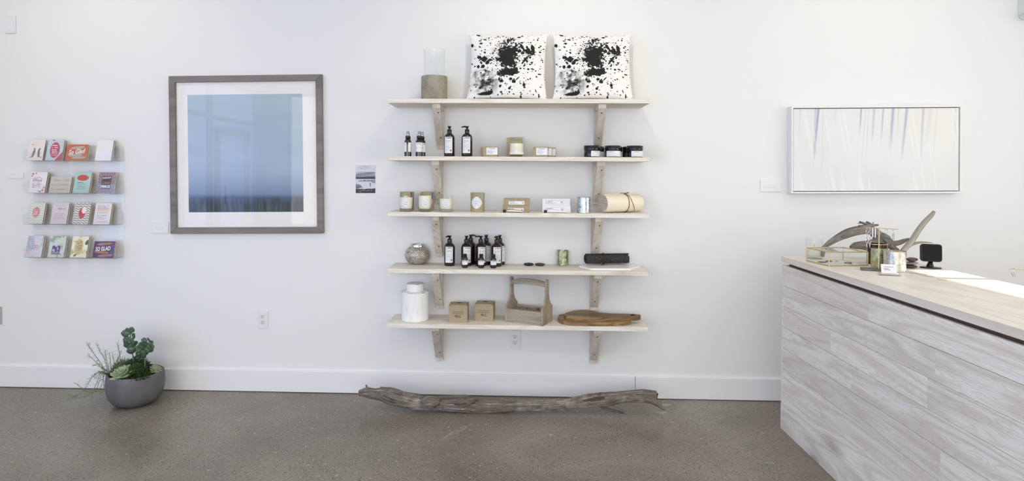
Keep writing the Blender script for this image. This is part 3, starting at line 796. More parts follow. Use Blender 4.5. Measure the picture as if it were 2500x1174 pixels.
# ---------------------------------------------------------------- shelf 3
def medallion_geo(rx, ry, lob=.10):
    pts = []
    for i in range(48):
        a = 2 * PI * i / 48
        k = 1 + lob * math.cos(4 * a) * .55
        pts.append((rx * k * math.cos(a), ry * k * math.sin(a)))
    return pts
def medallion(parent, rx, ry, mapf, name='ornate_label'):
    pts = medallion_geo(rx, ry); n = len(pts)
    vs = [mapf(0, 0)]; fs = []
    for q in (.5, 1.0): vs += [mapf(x * q, y * q) for x, y in pts]
    for i in range(n):
        fs.append((0, 1 + i, 1 + (i + 1) % n)); fs.append((1 + i, 1 + n + i, 1 + n + (i + 1) % n, 1 + (i + 1) % n))
    return MB().add(vs, fs).build(name, WHITE_CARD, parent)
def small_rules(parent, mapf, rows, mat):
    b_ = MB()
    for (x, z, w, h) in rows:
        m = 4
        vs = []; fs = []
        for i in range(m + 1): vs += [mapf(x - w / 2 + w * i / m, z - h / 2), mapf(x - w / 2 + w * i / m, z + h / 2)]
        for i in range(m): fs.append((2 * i, 2 * i + 2, 2 * i + 3, 2 * i + 1))
        b_.add(vs, fs)
    b_.build('small_print', mat, parent)
def glass_candle(loc, rotz, label, fill=.088):
    t = thing('glass_candle', label, 'candle', loc, rotz, 'white candles in clear tumblers')
    MB().lathe([(.0385, 0), (.040, .002), (.0412, .10), (.0405, .104)], 40, cap1=False).build('glass_tumbler', GLASSG, t, smooth=True)
    MB().lathe([(.0375, .001), (.0378, .013), (.034, .0145)], 36).build('thick_base', GLASSG, t, smooth=True)
    MB().lathe([(.026, .016), (.0335, .020), (.0372, .032), (.0385, .05), (.0392, fill), (.037, fill + .001)], 36).build('wax', WAX, t, smooth=True)
    g = medallion(t, .026, .0235, cyl_map(.0414, .054))
    small_rules(g, cyl_map(.0416, .054), [(0, -.009, .019, .0016), (0, .004, .022, .0008), (0, -.013, .012, .0007)], INK_GREY)
    MB().tube([(0, 0, fill), (.001, 0, fill + .009)], .0008, 6).build('wick', INK, t)
def tube_carton(loc, rotz, label, strip):
    t = thing('candle_tube', label, 'box', loc, rotz, 'kraft candle tubes')
    MB().lathe([(.0425, .0), (.0435, .001), (.0435, .014), (.0428, .0145), (.0428, .103), (.0435, .1035), (.0435, .116), (.0425, .117)], 40).build('tube', KRAFT, t, smooth=True)
    g = medallion(t, .034, .035, cyl_map(.0437, .057))
    small_rules(g, cyl_map(.0439, .057), [(0, -.004, .02, .0018), (0, .006, .036, .0008), (0, -.013, .022, .0007)], INK_GREY)
    MB().add([cyl_map(.0439, .096, .82)(x, z) for x, z in ((-.0045, -.022), (.0045, -.022), (.0045, .021), (-.0045, .021))], [(0, 1, 2, 3)]).build('seal_strip', strip, t)
BLUE1 = M('blue_seal', (70, 92, 182), 0.5, mottle=((84, 106, 190), 40, .3, .7))
BLUE2 = M('pale_blue_seal', (150, 178, 214), 0.5, mottle=((160, 186, 218), 40, .3, .7))
glass_candle(at(2, 991.5, -.205), R(6), 'white candle in clear tumbler at the left end of the third shelf', .086)
glass_candle(at(2, 1037.3, -.205), R(14), 'white candle in clear tumbler in front of the blue sealed tube', .096)
glass_candle(at(2, 1089, -.215), R(8), 'white candle in clear tumbler standing alone below the bracket', .080)
tube_carton(at(2, 993.5, -.10), R(0), 'kraft candle tube behind the leftmost tumbler', KRAFT_D)
tube_carton(at(2, 1043, -.10), R(6), 'kraft candle tube with a deep blue seal strip', BLUE1)
tube_carton(at(2, 1166, -.18), R(-6), 'kraft candle tube with an ornate white label and pale blue strip', BLUE2)

def slim_box(i, z0, ul, ur, y, h, d, mat, lab, group, ink, outline):
    xl, xr = xat(ul, y, SHZ[2]), xat(ur, y, SHZ[2]); w = xr - xl
    t = thing('slim_carton', lab, 'box', ((xl + xr) / 2, y + d / 2, SHZ[2] + z0), R(-1.5 if mat is KRAFT else .4), group)
    MB().box(-w / 2, w / 2, -d / 2, d / 2, 0, h).build('carton', mat, t, bevel=.0015)
    def fn(U, V):
        img = rgbf((238, 238, 243) if outline else (240, 240, 246), U)
        img = text_lines(img, U, V, .05, .62, np.linspace(.34, .12, 3), (130, 134, 160), .8, 4, .035)
        img = over(img, rect(U, V, .86, .9, .3, .8) + rect(U, V, .92, .95, .2, .6), (90, 90, 110), .7)
        if outline:
            e = np.maximum(np.abs(U - .5) * 2, np.abs(V - .5) * 2)
            img = over(img, ((np.abs(U - .5) > .49) | (np.abs(V - .5) > .455)).astype(float), (110, 110, 130), .8)
        return img
    lw, lh = w * (.60 if not outline else .63), h * .52
    mp = lambda x, z: (-.01 + x + (0 if outline else .008), -d / 2 - .0005, h * (.36 if not outline else .46) + z)
    g = print_grid('label_panel', lw, lh, 40, 12, fn, mp, PRINT, t)
    lettering(g, 'L:A BRUKET', .0088, lambda x, z: (-.01 - lw * .28 + (0 if outline else .008) + x, -d / 2 - .0009, h * (.36 if not outline else .46) + lh * .22 + z), ink, width=lw * .34)
    return t
slim_box(2, 0, 1227.5, 1292.5, -.20, .042, .06, KRAFT, 'lower kraft carton under another kraft carton, behind the silver tube', 'slim cartons in pairs', INK_NAVY, False)
slim_box(2, .0421, 1230, 1294, -.195, .042, .06, KRAFT, 'upper kraft carton stacked on a kraft carton', 'slim cartons in pairs', INK_NAVY, False)
slim_box(2, 0, 1324, 1393, -.21, .0425, .055, WHITE_CARD, 'lower white carton under another white carton, behind the white tube', 'slim cartons in pairs', INK, True)
slim_box(2, .0426, 1324, 1391.5, -.205, .0425, .055, WHITE_CARD, 'upper white carton stacked on a white carton', 'slim cartons in pairs', INK, True)
def cream_tube(ul, ur, y, mat, lab):
    xl, xr = xat(ul, y, SHZ[2]), xat(ur, y, SHZ[2]); w = xr - xl
    t = thing('cream_tube', lab, 'tube', (xl, y, SHZ[2]), R(1.0), 'squeezable cream tubes')
    vs, fs = [], []
    n = 20
    for s_, hh, ww in ((.018, .0075, .0075), (.022, .0105, .012), (.04, .0115, .014), (w * .55, .0085, .017), (w * .85, .004, .0195), (w, .0012, .0205)):
        for kk in range(n):
            a = 2 * PI * kk / n; vs.append((s_, ww * math.cos(a), hh + hh * math.sin(a) + (.0002)))
    for j in range(5):
        for kk in range(n):
            a, b_ = j * n + kk, j * n + (kk + 1) % n; fs.append((a, a + n, b_ + n, b_))
    fs.append(tuple(range(n))); fs.append(tuple(range(5 * n + n - 1, 5 * n - 1, -1)))
    MB().add(vs, fs).build('tube_body', mat, t, smooth=50)
    mt = Matrix.Translation((0, 0, .0088)) @ Matrix.Rotation(R(90), 4, 'Y')
    MB().lathe([(.0080, 0), (.0086, .002), (.0080, .0175)], 16, mtx=mt).build('cap', BLACKP, t, smooth=True)
FOIL = M('aluminium_foil_tube', (226, 222, 212), .25, metal=.75, mottle=((206, 198, 184), 18, .3, .7), bump=(40, .3, .002))
WTUBE = M('white_tube_plastic', (240, 240, 240), .35, mottle=((234, 234, 236), 18, .3, .7))
cream_tube(1228, 1291, -.232, FOIL, 'crinkled silver cream tube with black cap lying before kraft cartons')
cream_tube(1328, 1394, -.232, WTUBE, 'plain white cream tube with black cap lying before white cartons')

def votive(loc, r, h, mat, label, wax=False, rotz=0, rim=None):
    t = thing('votive_holder', label, 'candle holder', loc, rotz, 'mercury glass votive holders')
    MB().lathe([(r * .93, 0), (r, .003), (r, h - .001), (r - .001, h), (r - .003, h - .001), (r - .003, h * .80)], 44, cap1=False).build('glass_wall', mat, t, smooth=True)
    MB().lathe([(r - .0032, h * .80), (r - .0032, h * .84)], 32).build('wax', WAX, t)
    if rim: MB().lathe([(r - .002, h - .0005), (r + .0006, h - .002), (r + .0006, h + .001), (r - .002, h + .001)], 44, False, False).build('rim', rim, t, smooth=True)
    return t
votive(at(2, 1425.5, -.215), .0405, .097, MERC_S, 'silver blue mercury glass votive next to the birch roll')

# birch roll tied with cord
cen = onZ(1471, 520, SHZ[2]); rr = .0535
L0 = Vector((xat(1471, -.205, SHZ[2] + rr), -.205, 0)); ang = math.atan2(.58, .81)
t = thing('birch_roll', 'pale birch bark roll with wooden end disc, tied with brown cord', 'roll', (L0.x, L0.y, SHZ[2] + rr + .0045), ang * .80)
ry = Matrix.Rotation(R(90), 4, 'Y'); LEN = .272
MB().lathe([(rr - .002, 0), (rr, .0005), (rr, LEN), (rr - .002, LEN)], 48, cap0=False, cap1=False, mtx=ry).build('bark_sheet', BIRCH, t, smooth=True)
MB().box(.01, LEN - .01, -.013, .02, .0505, .0545, Matrix.Rotation(R(-14), 4, 'X')).build('overlapping_edge', BIRCH, t, bevel=.001)
MB().lathe([(rr - .003, .001), (rr - .003, .008)], 40, mtx=ry).build('end_disc', BIRCH_END, t)
MB().lathe([(rr - .003, LEN - .008), (rr - .003, LEN - .001)], 40, mtx=ry).build('end_disc', BIRCH_END, t)
b = MB(); xc = LEN * .60
b.tube([(xc + .004 * math.sin(a), (rr + .0025) * math.sin(a), (rr + .0025) * math.cos(a)) for a in np.linspace(-PI, PI, 41)], .0022, 6)
b.tube([(xc, -.004, rr + .003), (xc + .012, -.016, rr + .012), (xc + .024, -.014, rr + .010), (xc + .012, -.004, rr + .004), (xc - .012, .0, rr + .009), (xc - .03, .004, rr + .005)], .0019, 6)
b.tube([(xc, -.01, rr + .002), (xc + .010, -.030, rr - .006), (xc + .014, -.052, .022), (xc + .030, -.0575, -.02), (xc + .040, -.05, -.048)], .0019, 6)
b.build('cord', CORD, t, smooth=True)

# ---------------------------------------------------------------- shelf 4
q = PB(1019.5, 644); t = thing('hobnail_bowl', 'round silver hobnail glass candle bowl', 'candle holder', (q.x, q.y - .005, SHZ[3]))
n, m = 204, 96; vs, fs = [], []; prof = []
for j in range(m + 1):
    a = -PI / 2 + .50 + (PI - .50 - .62) * j / m
    prof.append((.0775 * math.cos(a), .0575 + .0655 * math.sin(a)))
z_off = prof[0][1]
for j, (rr_, zz) in enumerate(prof):
    for i in range(n):
        row = j / 6.0; off = .5 * (int(row) % 2)
        dx = ((i / 6.0 + off) % 1.0) - .5; dy = (row % 1.0) - .5
        bumpv = max(0, 1 - (dx * dx + dy * dy) / .13) ** .7 * .0034 if 2 < j < m - 2 else 0
        rr2 = rr_ + bumpv; a = 2 * PI * i / n
        vs.append((rr2 * math.cos(a), rr2 * math.sin(a), zz - z_off + (bumpv * .3)))
for j in range(m):
    for i in range(n): fs.append((j * n + i, j * n + (i + 1) % n, (j + 1) * n + (i + 1) % n, (j + 1) * n + i))
fs.append(tuple(range(n - 1, -1, -1)))
MB().add(vs, fs).build('bowl', HOB, t, smooth=60)
rt, zt = prof[-1][0], prof[-1][1] - z_off
MB().lathe([(rt - .002, zt - .004), (rt - .001, zt + .003), (.0435, zt + .004), (.0438, zt + .014), (.0420, zt + .0155), (.0405, zt + .013), (.040, zt - .03)], 48, False, False).build('rim', MERC_C, t, smooth=True)

def small_bottle(u, v, rz, lab):
    q = Vector((xat(u, -.188, SHZ[3]), -.188, SHZ[3]))
    t = thing('small_bottle', lab, 'bottle', (q.x, q.y, SHZ[3]), R(rz), 'small amber bottles on the fourth shelf')
    MB().lathe([(.0165, 0), (.0182, .002), (.0182, .052), (.0165, .060), (.0115, .0655), (.0095, .067)], 24).build('body', AMBER, t, smooth=True)
    MB().lathe([(.0112, .066), (.0118, .0675), (.0118, .0845), (.0105, .0855)], 18).build('cap', BLACKP, t, smooth=True)
    fn = lambda U, V: text_lines(rgbf((238, 238, 241), U), U, V, .2, .7, (.45, .3), (150, 154, 170), .7, 6, .03)
    g = print_grid('paper_label', .055, .026, 24, 10, fn, cyl_map(.0185, .0335), PRINT, t)
    lettering(g, 'L:A BRUKET', .0085, cyl_map(.0187, .041), INK_NAVY, width=.033)
small_bottle(1135, 650, -8, 'leftmost of three small amber bottles at the shelf edge')
small_bottle(1174.5, 650, -2, 'middle of three small amber bottles at the shelf edge')
small_bottle(1204.5, 650, 12, 'rightmost of three small amber bottles at the shelf edge')
def pebble(p, rx, ry, rz, rot, mat, lab, group, tilt=0.0, seed=0):
    prof_ = [(max(.02, math.cos(a)), math.sin(a)) for a in np.linspace(-PI / 2 + .02, PI / 2 - .02, 15)]
    b_ = MB().lathe(prof_, 28); rs = np.random.RandomState(seed); ph = rs.rand(4) * 6
    b_.v = [(x * rx * (1 + .07 * math.sin(2 * math.atan2(y, x) + ph[0]) + .04 * math.sin(3 * math.atan2(y, x) + ph[1])), y * ry * (1 + .06 * math.sin(2 * math.atan2(y, x) + ph[2])), z * rz) for x, y, z in b_.v]
    o = b_.build('pebble', mat, None, smooth=True)
    mt = Matrix.Rotation(R(rot), 4, 'Z') @ Matrix.Rotation(R(tilt), 4, 'Y')
    zmin = min((mt @ Vector(v)).z for v in b_.v)
    o.matrix_world = Matrix.Translation((p[0], p[1], p[2] - zmin)) @ mt
    return tag(o, lab, 'stone', group)
q = PB(1291, 648); pebble((q.x, q.y - .005, SHZ[3]), .031, .022, .0095, 5, STONE_K, 'smooth black pebble, left one of three', 'flat pebbles on the fourth shelf', seed=1)
q2 = PB(1318, 648.5); pebble((q2.x, q2.y - .005, SHZ[3]), .031, .022, .0095, -4, STONE_B, 'smooth brown pebble, right one of three', 'flat pebbles on the fourth shelf', seed=2)
q3 = PB(1302, 642); pebble((q3.x, q3.y + .025, SHZ[3]), .028, .022, .012, 20, STONE_G, 'dark grey pebble behind the black and brown ones', 'flat pebbles on the fourth shelf', seed=3)
q = PB(1373.5, 647); votive((q.x, q.y, SHZ[3]), .0385, .094, MERC_G, 'green gold mercury glass votive between pebbles and felt roll')
# white elongated octagon board with rolled felt on it
zb = SHZ[3] + .012
pts = [onZ(u, v, zb) for u, v in ((1414, 648.5), (1441, 655), (1540, 655.5), (1563, 648), (1549, 642.5), (1437, 641.5))]
o = MB().prism([(p.x, p.y) for p in pts], SHZ[3], zb).build('serving_board', MARBLE, None, bevel=.002)
tag(o, 'white faceted serving board under the dark felt roll', 'board')
c1, c2 = onZ(1430, 646.5, zb), onZ(1533, 645, zb); rr = .0325
dv = c2 - c1; ln = dv.length
t = thing('felt_roll', 'charcoal felt roll tied with a brown leather strap', 'roll', (c1.x, c1.y + .006, zb + rr + .004), math.atan2(dv.y, dv.x))
b = MB(); pth = []
tot = 2.6
for a in np.linspace(0, tot * 2 * PI, 90):
    r_ = rr - .0055 * (tot - a / (2 * PI)); pth.append((r_ * math.cos(a - 1.9), r_ * math.sin(a - 1.9)))
th = .0045; vs = []; nn = len(pth)
for xx in (0, ln):
    for i, (y_, z_) in enumerate(pth):
        k_ = math.hypot(y_, z_); vs.append((xx + (.003 * math.sin(i * .3)), y_, z_)); vs.append((xx + (.003 * math.sin(i * .3)), y_ * (k_ - th) / k_, z_ * (k_ - th) / k_))
fs = []
for i in range(nn - 1):
    a0, a1, b0, b1 = 2 * i, 2 * i + 2, 2 * nn + 2 * i, 2 * nn + 2 * i + 2
    fs += [(a0, a1, b1, b0), (a0 + 1, b0 + 1, b1 + 1, a1 + 1), (a0, a0 + 1, a1 + 1, a1), (b0, b1, b1 + 1, b0 + 1)]
fs += [(0, 2 * nn, 2 * nn + 1, 1), (2 * nn - 2, 2 * nn - 1, 4 * nn - 1, 4 * nn - 2)]
b.add(vs, fs).build('felt', FELT, t, smooth=50)
b = MB(); xs = ln * .42
b.tube([(xs, (rr + .0015) * math.cos(a), (rr + .0015) * math.sin(a)) for a in np.linspace(0, 2 * PI, 33)], .0032, 6, caps=False)
b.tube([(xs, -rr - .002, -.006), (xs - .02, -rr - .012, -.016), (xs - .034, -rr - .010, -.024), (xs - .022, -rr - .014, -.034), (xs - .004, -rr - .008, -.02), (xs + .004, -rr - .004, -.005)], .0036, 6, flat=.5)
b.tube([(xs, -rr - .003, -.002), (xs + .018, -rr - .006, .006), (xs + .036, -rr - .004, .004), (xs + .052, -rr - .002, -.006)], .0030, 6, flat=.5)
b.tube([(xs, -rr - .003, -.004), (xs + .004, -rr - .006, -.018), (xs + .010, -rr - .008, -.028)], .0034, 6, flat=.5)
b.build('leather_strap', LEATHER, t, smooth=True)

# ---------------------------------------------------------------- shelf 5
P5 = lambda u, v: onZ(u, v, SHZ[4])
f0 = P5(1008, 787.5); rr = .0835
t = thing('ginger_jar', 'white textured ceramic canister with chipped edges and flat lid', 'jar', (f0.x, f0.y + rr, SHZ[4]))
b = MB(); n = 96; vs = []; fs = []
rows = [(rr - .004, 0), (rr, .004)] + [(rr, z) for z in np.linspace(.01, .17, 40)] + [(rr, .175), (rr - .003, .1785), (.055, .180)]
for j, (r_, z) in enumerate(rows):
    for i in range(n):
        a = 2 * PI * i / n; rad = r_ + (.0007 * (1 if i % 2 else -1) * (.6 + .4 * math.sin(j * 1.3)) if 2 <= j <= 41 else 0)
        vs.append((rad * math.cos(a), rad * math.sin(a), z))
for j in range(len(rows) - 1):
    for i in range(n): fs.append((j * n + i, j * n + (i + 1) % n, (j + 1) * n + (i + 1) % n, (j + 1) * n + i))
fs.append(tuple(range(n - 1, -1, -1))); fs.append(tuple(range((len(rows) - 1) * n, len(rows) * n)))
b.add(vs, fs).build('body', CERAMIC, t, smooth=30)
MB().lathe([(rr - .0028, .1762), (rr + .0004, .1748), (rr + .0004, .1765), (rr - .0024, .1792)], 64, False, False).build('chipped_rim', CHIP, t)
l_ = MB().lathe([(.0515, .1795), (.0525, .181), (.0525, .222), (.050, .2255), (.02, .2262)], 56).build('lid', CERAMIC, t, smooth=True)
MB().lathe([(.0505, .2242), (.0529, .2222), (.0529, .2238), (.0508, .2262)], 56, False, False).build('chipped_rim', CHIP, l_)

def mug_box(u0, u1, v, rz, lab):
    a, c = P5(u0, v), P5(u1, v); w = .114; d = .107; h = .105
    t = thing('mug_box', lab, 'box', ((a.x + c.x) / 2, (a.y + c.y) / 2 + d / 2, SHZ[4]), R(rz), 'kraft mug boxes')
    MB().box(-w / 2, w / 2, -d / 2, d / 2, 0, h).build('carton', KRAFT, t, bevel=.0008)
    MB().box(-w / 2 + .010, w / 2 - .010, -d / 2 - .0006, d / 2, h, h + .0012).build('lid_flap', KRAFT, t)
    MB().box(-w / 2 + .010, w / 2 - .010, -d / 2 - .0012, -d / 2, h - .012, h + .0012).build('lid_flap', KRAFT, t)
    MB().lathe([(.0165, h + .0012), (.0165, h + .0017)], 24, sy=.8, mtx=Matrix.Translation((0, .02, 0))).build('finger_hole', KRAFT_D, t)
    for sx in (-1, 1): MB().box(sx * (w / 2 - .0055) - .0052, sx * (w / 2 - .0055) + .0052, -d / 2 - .0005, -d / 2 + .002, h - .0035, h - .001).build('corner_slot', KRAFT_D, t)
    MB().box(w / 2 - .001, w / 2 + .0004, -d / 2 + .004, d / 2 - .004, h - .002, h + .0004).build('side_slot', KRAFT_D, t)
    mp = flat_map(-d / 2 - .0008)
    lettering(t, "I've just become", .0095, mp, INK, width=.066, dx=-.002, dy=.0665)
    lettering(t, 'your new favorite', .0095, mp, INK, width=.070, dx=-.003, dy=.0555)
    lettering(t, 'MUG.', .025, mp, INK, width=.036, dy=.037)
mug_box(1096, 1140.5, 787.6, 0, 'kraft mug box next to the white canister')
mug_box(1161, 1205, 784.2, -4.5, 'kraft mug box next to the wooden caddy')

# wooden bottle caddy
A, B_, C_ = P5(1233, 785), P5(1325, 796.6), P5(1354.6, 784)
dv = B_ - A; Lc = dv.length; ang = math.atan2(dv.y, dv.x); Wc = .155
t = thing('bottle_caddy', 'grey weathered wooden bottle caddy with arched handle and six compartments', 'caddy', (A.x, A.y, SHZ[4]), ang)
def side_outline(W, H):
    # cross-section in (y, z): shoulder, sweep into a slim post, rounded top
    hw = W / 2; ps = [(-hw, 0), (hw, 0), (hw, .100)]
    for s_ in np.linspace(0, 1, 9): ps.append((hw - (hw - .019) * (1 - (1 - s_) ** 1.9), .100 + .085 * s_ ** 1.25))
    ps += [(.0185, .205), (.0175, H - .017)]
    for a in np.linspace(.15, PI - .15, 9): ps.append((.0175 * math.cos(a), H - .0175 + .0175 * math.sin(a)))
    return ps + [(-y, z) for y, z in reversed(ps[2:-9])]
HC = .268; tb = .013
so = side_outline(Wc, HC)
mt_side = Matrix(((0, 0, 1, 0), (1, 0, 0, Wc / 2), (0, 1, 0, 0), (0, 0, 0, 1)))
MB().prism(so, 0, tb, mt_side).build('side_panel', GREYW, t, bevel=.0015)
MB().prism(so, Lc - tb, Lc, mt_side).build('side_panel', GREYW, t, bevel=.0015)
MB().box(tb, Lc - tb, 0, .011, 0, .082).build('front_panel', GREYW, t, bevel=.001)
MB().box(tb, Lc - tb, Wc - .011, Wc, 0, .082).build('back_panel', GREYW, t, bevel=.001)
MB().box(tb, Lc - tb, .011, Wc - .011, .001, .011).build('bottom_panel', GREYW, t)
MB().box(tb, Lc - tb, Wc / 2 - .003, Wc / 2 + .003, .011, .074).build('divider', GREYW, t)
for k_ in (1, 2):
    x_ = tb + (Lc - 2 * tb) * k_ / 3
    MB().box(x_ - .003, x_ + .003, .011, Wc - .011, .011, .0742).build('divider', GREYW, t)
vs, fs = [], []
for i, s_ in enumerate(np.linspace(0, 1, 17)):
    x_ = tb + (Lc - 2 * tb) * s_; zc = .234 + .012 * (1 - (2 * s_ - 1) ** 2)
    for y_, dz in ((-.010, -.015), (.010, -.015), (.010, .015), (-.010, .015)): vs.append((x_, Wc / 2 + y_, zc + dz))
for i in range(16):
    for k_ in range(4): fs.append((4 * i + k_, 4 * i + 4 + k_, 4 * i + 4 + (k_ + 1) % 4, 4 * i + (k_ + 1) % 4))
fs += [(0, 1, 2, 3), (67, 66, 65, 64)]
MB().add(vs, fs).build('handle', GREYW, t, bevel=.002)
for x_, z_ in ((.03, .058), (Lc - .012, .035)):
    MB().lathe([(.0022, 0), (.0022, .0012)], 8, mtx=Matrix.Translation((x_, -.0002, z_)) @ Matrix.Rotation(R(90), 4, 'X')).build('nail', SCREW, t)

# olive wood boards
def zb5(x, y, z): return onZ(1220 + x / 5.105, 660 + y / 5.105, z)
def smooth_loop(pts, sub=4):
    out = []; n_ = len(pts)
    for i in range(n_):
        p0, p1, p2, p3 = (np.array(pts[(i + k_) % n_][:2]) for k_ in (-1, 0, 1, 2))
        for s_ in range(sub):
            u_ = s_ / sub
            out.append(tuple(.5 * ((2 * p1) + (-p0 + p2) * u_ + (2 * p0 - 5 * p1 + 4 * p2 - p3) * u_ ** 2 + (-p0 + 3 * p1 - 3 * p2 + p3) * u_ ** 3)))
    return out
z1 = SHZ[4] + .022; z2 = z1 + .0255
lo = [zb5(x, y, z1) for x, y in ((730, 597), (770, 622), (870, 640), (1000, 646), (1280, 650), (1500, 645), (1610, 638), (1640, 622), (1600, 590), (1400, 560), (1100, 545), (850, 541), (755, 545), (730, 565))]
lo = smooth_loop([(p.x, p.y) for p in lo])
o = MB().prism(lo, SHZ[4], z1).build('cutting_board', OLIVE, None, bevel=.004, smooth=40)
tag(o, 'lower olive wood cutting board lying flat beneath another one', 'cutting board', 'olive wood boards')
up = [zb5(x, y, z2) for x, y in ((803, 552), (845, 568), (1000, 573), (1200, 584), (1400, 580), (1560, 574), (1680, 575), (1740, 568), (1755, 555), (1700, 543), (1560, 538), (1400, 535), (1260, 524), (1180, 508), (1110, 494), (1030, 491), (930, 500), (850, 520), (806, 541))]
up = smooth_loop([(p.x, p.y) for p in up])
hole = [zb5(x, y, z2) for x, y in ((1632, 556), (1650, 568), (1680, 564), (1690, 554), (1670, 546), (1645, 546))]
hole = smooth_loop([(p.x, p.y) for p in hole], 3)
bm = bmesh.new()
def ring(pts, z): 
    vs_ = [bm.verts.new((x, y, z)) for x, y in pts]
    return vs_, [bm.edges.new((vs_[i], vs_[(i + 1) % len(vs_)])) for i in range(len(vs_))]
ov, oe = ring(up, z2); hv, he = ring(hole, z2)
r_ = bmesh.ops.triangle_fill(bm, use_beauty=True, edges=oe + he)
ex = bmesh.ops.extrude_face_region(bm, geom=[f for f in bm.faces])
for v_ in [g for g in ex['geom'] if isinstance(g, bmesh.types.BMVert)]: v_.co.z = z1 + .0002
bmesh.ops.recalc_face_normals(bm, faces=bm.faces)
es = [e for e in bm.edges if len(e.link_faces) == 2 and e.calc_face_angle(0) > R(60)]
bmesh.ops.bevel(bm, geom=es, offset=.004, segments=2, affect='EDGES', clamp_overlap=True)
me = bpy.data.meshes.new('cutting_board'); bm.to_mesh(me); bm.free()
o = link('cutting_board', me, OLIVE, None, smooth=40)
tag(o, 'upper olive wood cutting board with a hole in its handle, stacked on another', 'cutting board', 'olive wood boards')

# ================================================================== ON THE WALL
def rect_px(corners, y):
    """corners TL, TR, BR, BL in pixels, lying at depth y -> centre, width, height, roll"""
    P = [onY(u, v, y) for u, v in corners]
    c = sum(P, Vector()) / 4
    w = ((P[1] - P[0]).length + (P[2] - P[3]).length) / 2; h = ((P[3] - P[0]).length + (P[2] - P[1]).length) / 2
    a = math.atan2((P[1] - P[0]).z + (P[2] - P[3]).z, (P[1] - P[0]).x + (P[2] - P[3]).x)
    return c, w, h, a
def wall_thing(name, label, cat, c, a, group=None):
    t = thing(name, label, cat, (c.x, 0, c.z), 0, group); t.rotation_euler = (0, -a, 0); return t
def frame_mb(w, h, fw, y0, y1, bev=.002):
    """four mitred bars"""
    out = []
    o = [(-w / 2, -h / 2), (w / 2, -h / 2), (w / 2, h / 2), (-w / 2, h / 2)]
    i = [(-w / 2 + fw, -h / 2 + fw), (w / 2 - fw, -h / 2 + fw), (w / 2 - fw, h / 2 - fw), (-w / 2 + fw, h / 2 - fw)]
    for k_ in range(4):
        q = [o[k_], o[(k_ + 1) % 4], i[(k_ + 1) % 4], i[k_]]
        vs = [(x, y1, z) for x, z in q] + [(x, y0, z) for x, z in q]
        out.append(MB().add(vs, [(3, 2, 1, 0), (4, 5, 6, 7), (0, 1, 5, 4), (1, 2, 6, 5), (2, 3, 7, 6), (3, 0, 4, 7)]))
    return out
# --- big framed seascape
c, w, h, a = rect_px([(409.4, 186), (784.4, 180.8), (789.9, 570), (417, 570.5)], -.028)
t = wall_thing('framed_print', 'square grey framed seascape print behind glass with wide white mat', 'picture', c, a)
for b in frame_mb(w, h, .041, -.028, 0): b.build('frame_bar', FRAME_G, t, bevel=.0025)
MB().box(-w / 2 + .035, w / 2 - .035, -.010, -.004, -h / 2 + .035, h / 2 - .035).build('mat_board', MATB, t)
pc, pw, ph, pa = rect_px([(456.8, 231.7), (738.5, 228.5), (740.5, 517.5), (461.5, 517.5)], -.011)
def sea(U, V):
    g = np.clip(V, 0, 1)[..., None]
    top, mid, lowc = (np.array(lin(x)) for x in ((176, 192, 204), (168, 185, 208), (112, 130, 162)))
    img = np.where(g > .35, mid + (top - mid) * (g - .35) / .65, lowc + (mid - lowc) * np.clip((g - .12) / .23, 0, 1))
    hz = fbm(U * 2.2 + 3, V * 11, 4) - .47
    img = img * (1 + .16 * hz[..., None])
    band = np.clip((.155 - V + .03 * (fbm(U * 5, V * 0 + 2, 7) - .5)) / .03, 0, 1)
    img = over(img, band, (52, 68, 96), .75)
    gr = np.clip((.105 + .05 * vnoise(U * 60, V * 3, 9) - V) / .05, 0, 1)
    img = over(img, gr, (36, 44, 46), .9)
    st = np.clip(vnoise(U * 95, V * 5, 31) - .45, 0, 1) * 2.4 * np.clip((.12 - V) / .04, 0, 1)
    return over(img, st, (92, 104, 104), .55)
print_grid('seascape_print', pw, ph, 130, 130, sea, lambda x, z: (pc.x - c.x + x, -.0104, pc.z - c.z + z), PRINT, t)
MB().add([(-w / 2 + .04, -.0145, -h / 2 + .04), (w / 2 - .04, -.0145, -h / 2 + .04), (w / 2 - .04, -.0145, h / 2 - .04), (-w / 2 + .04, -.0145, h / 2 - .04)], [(0, 1, 2, 3)]).build('glass_pane', ART_PANE, t)
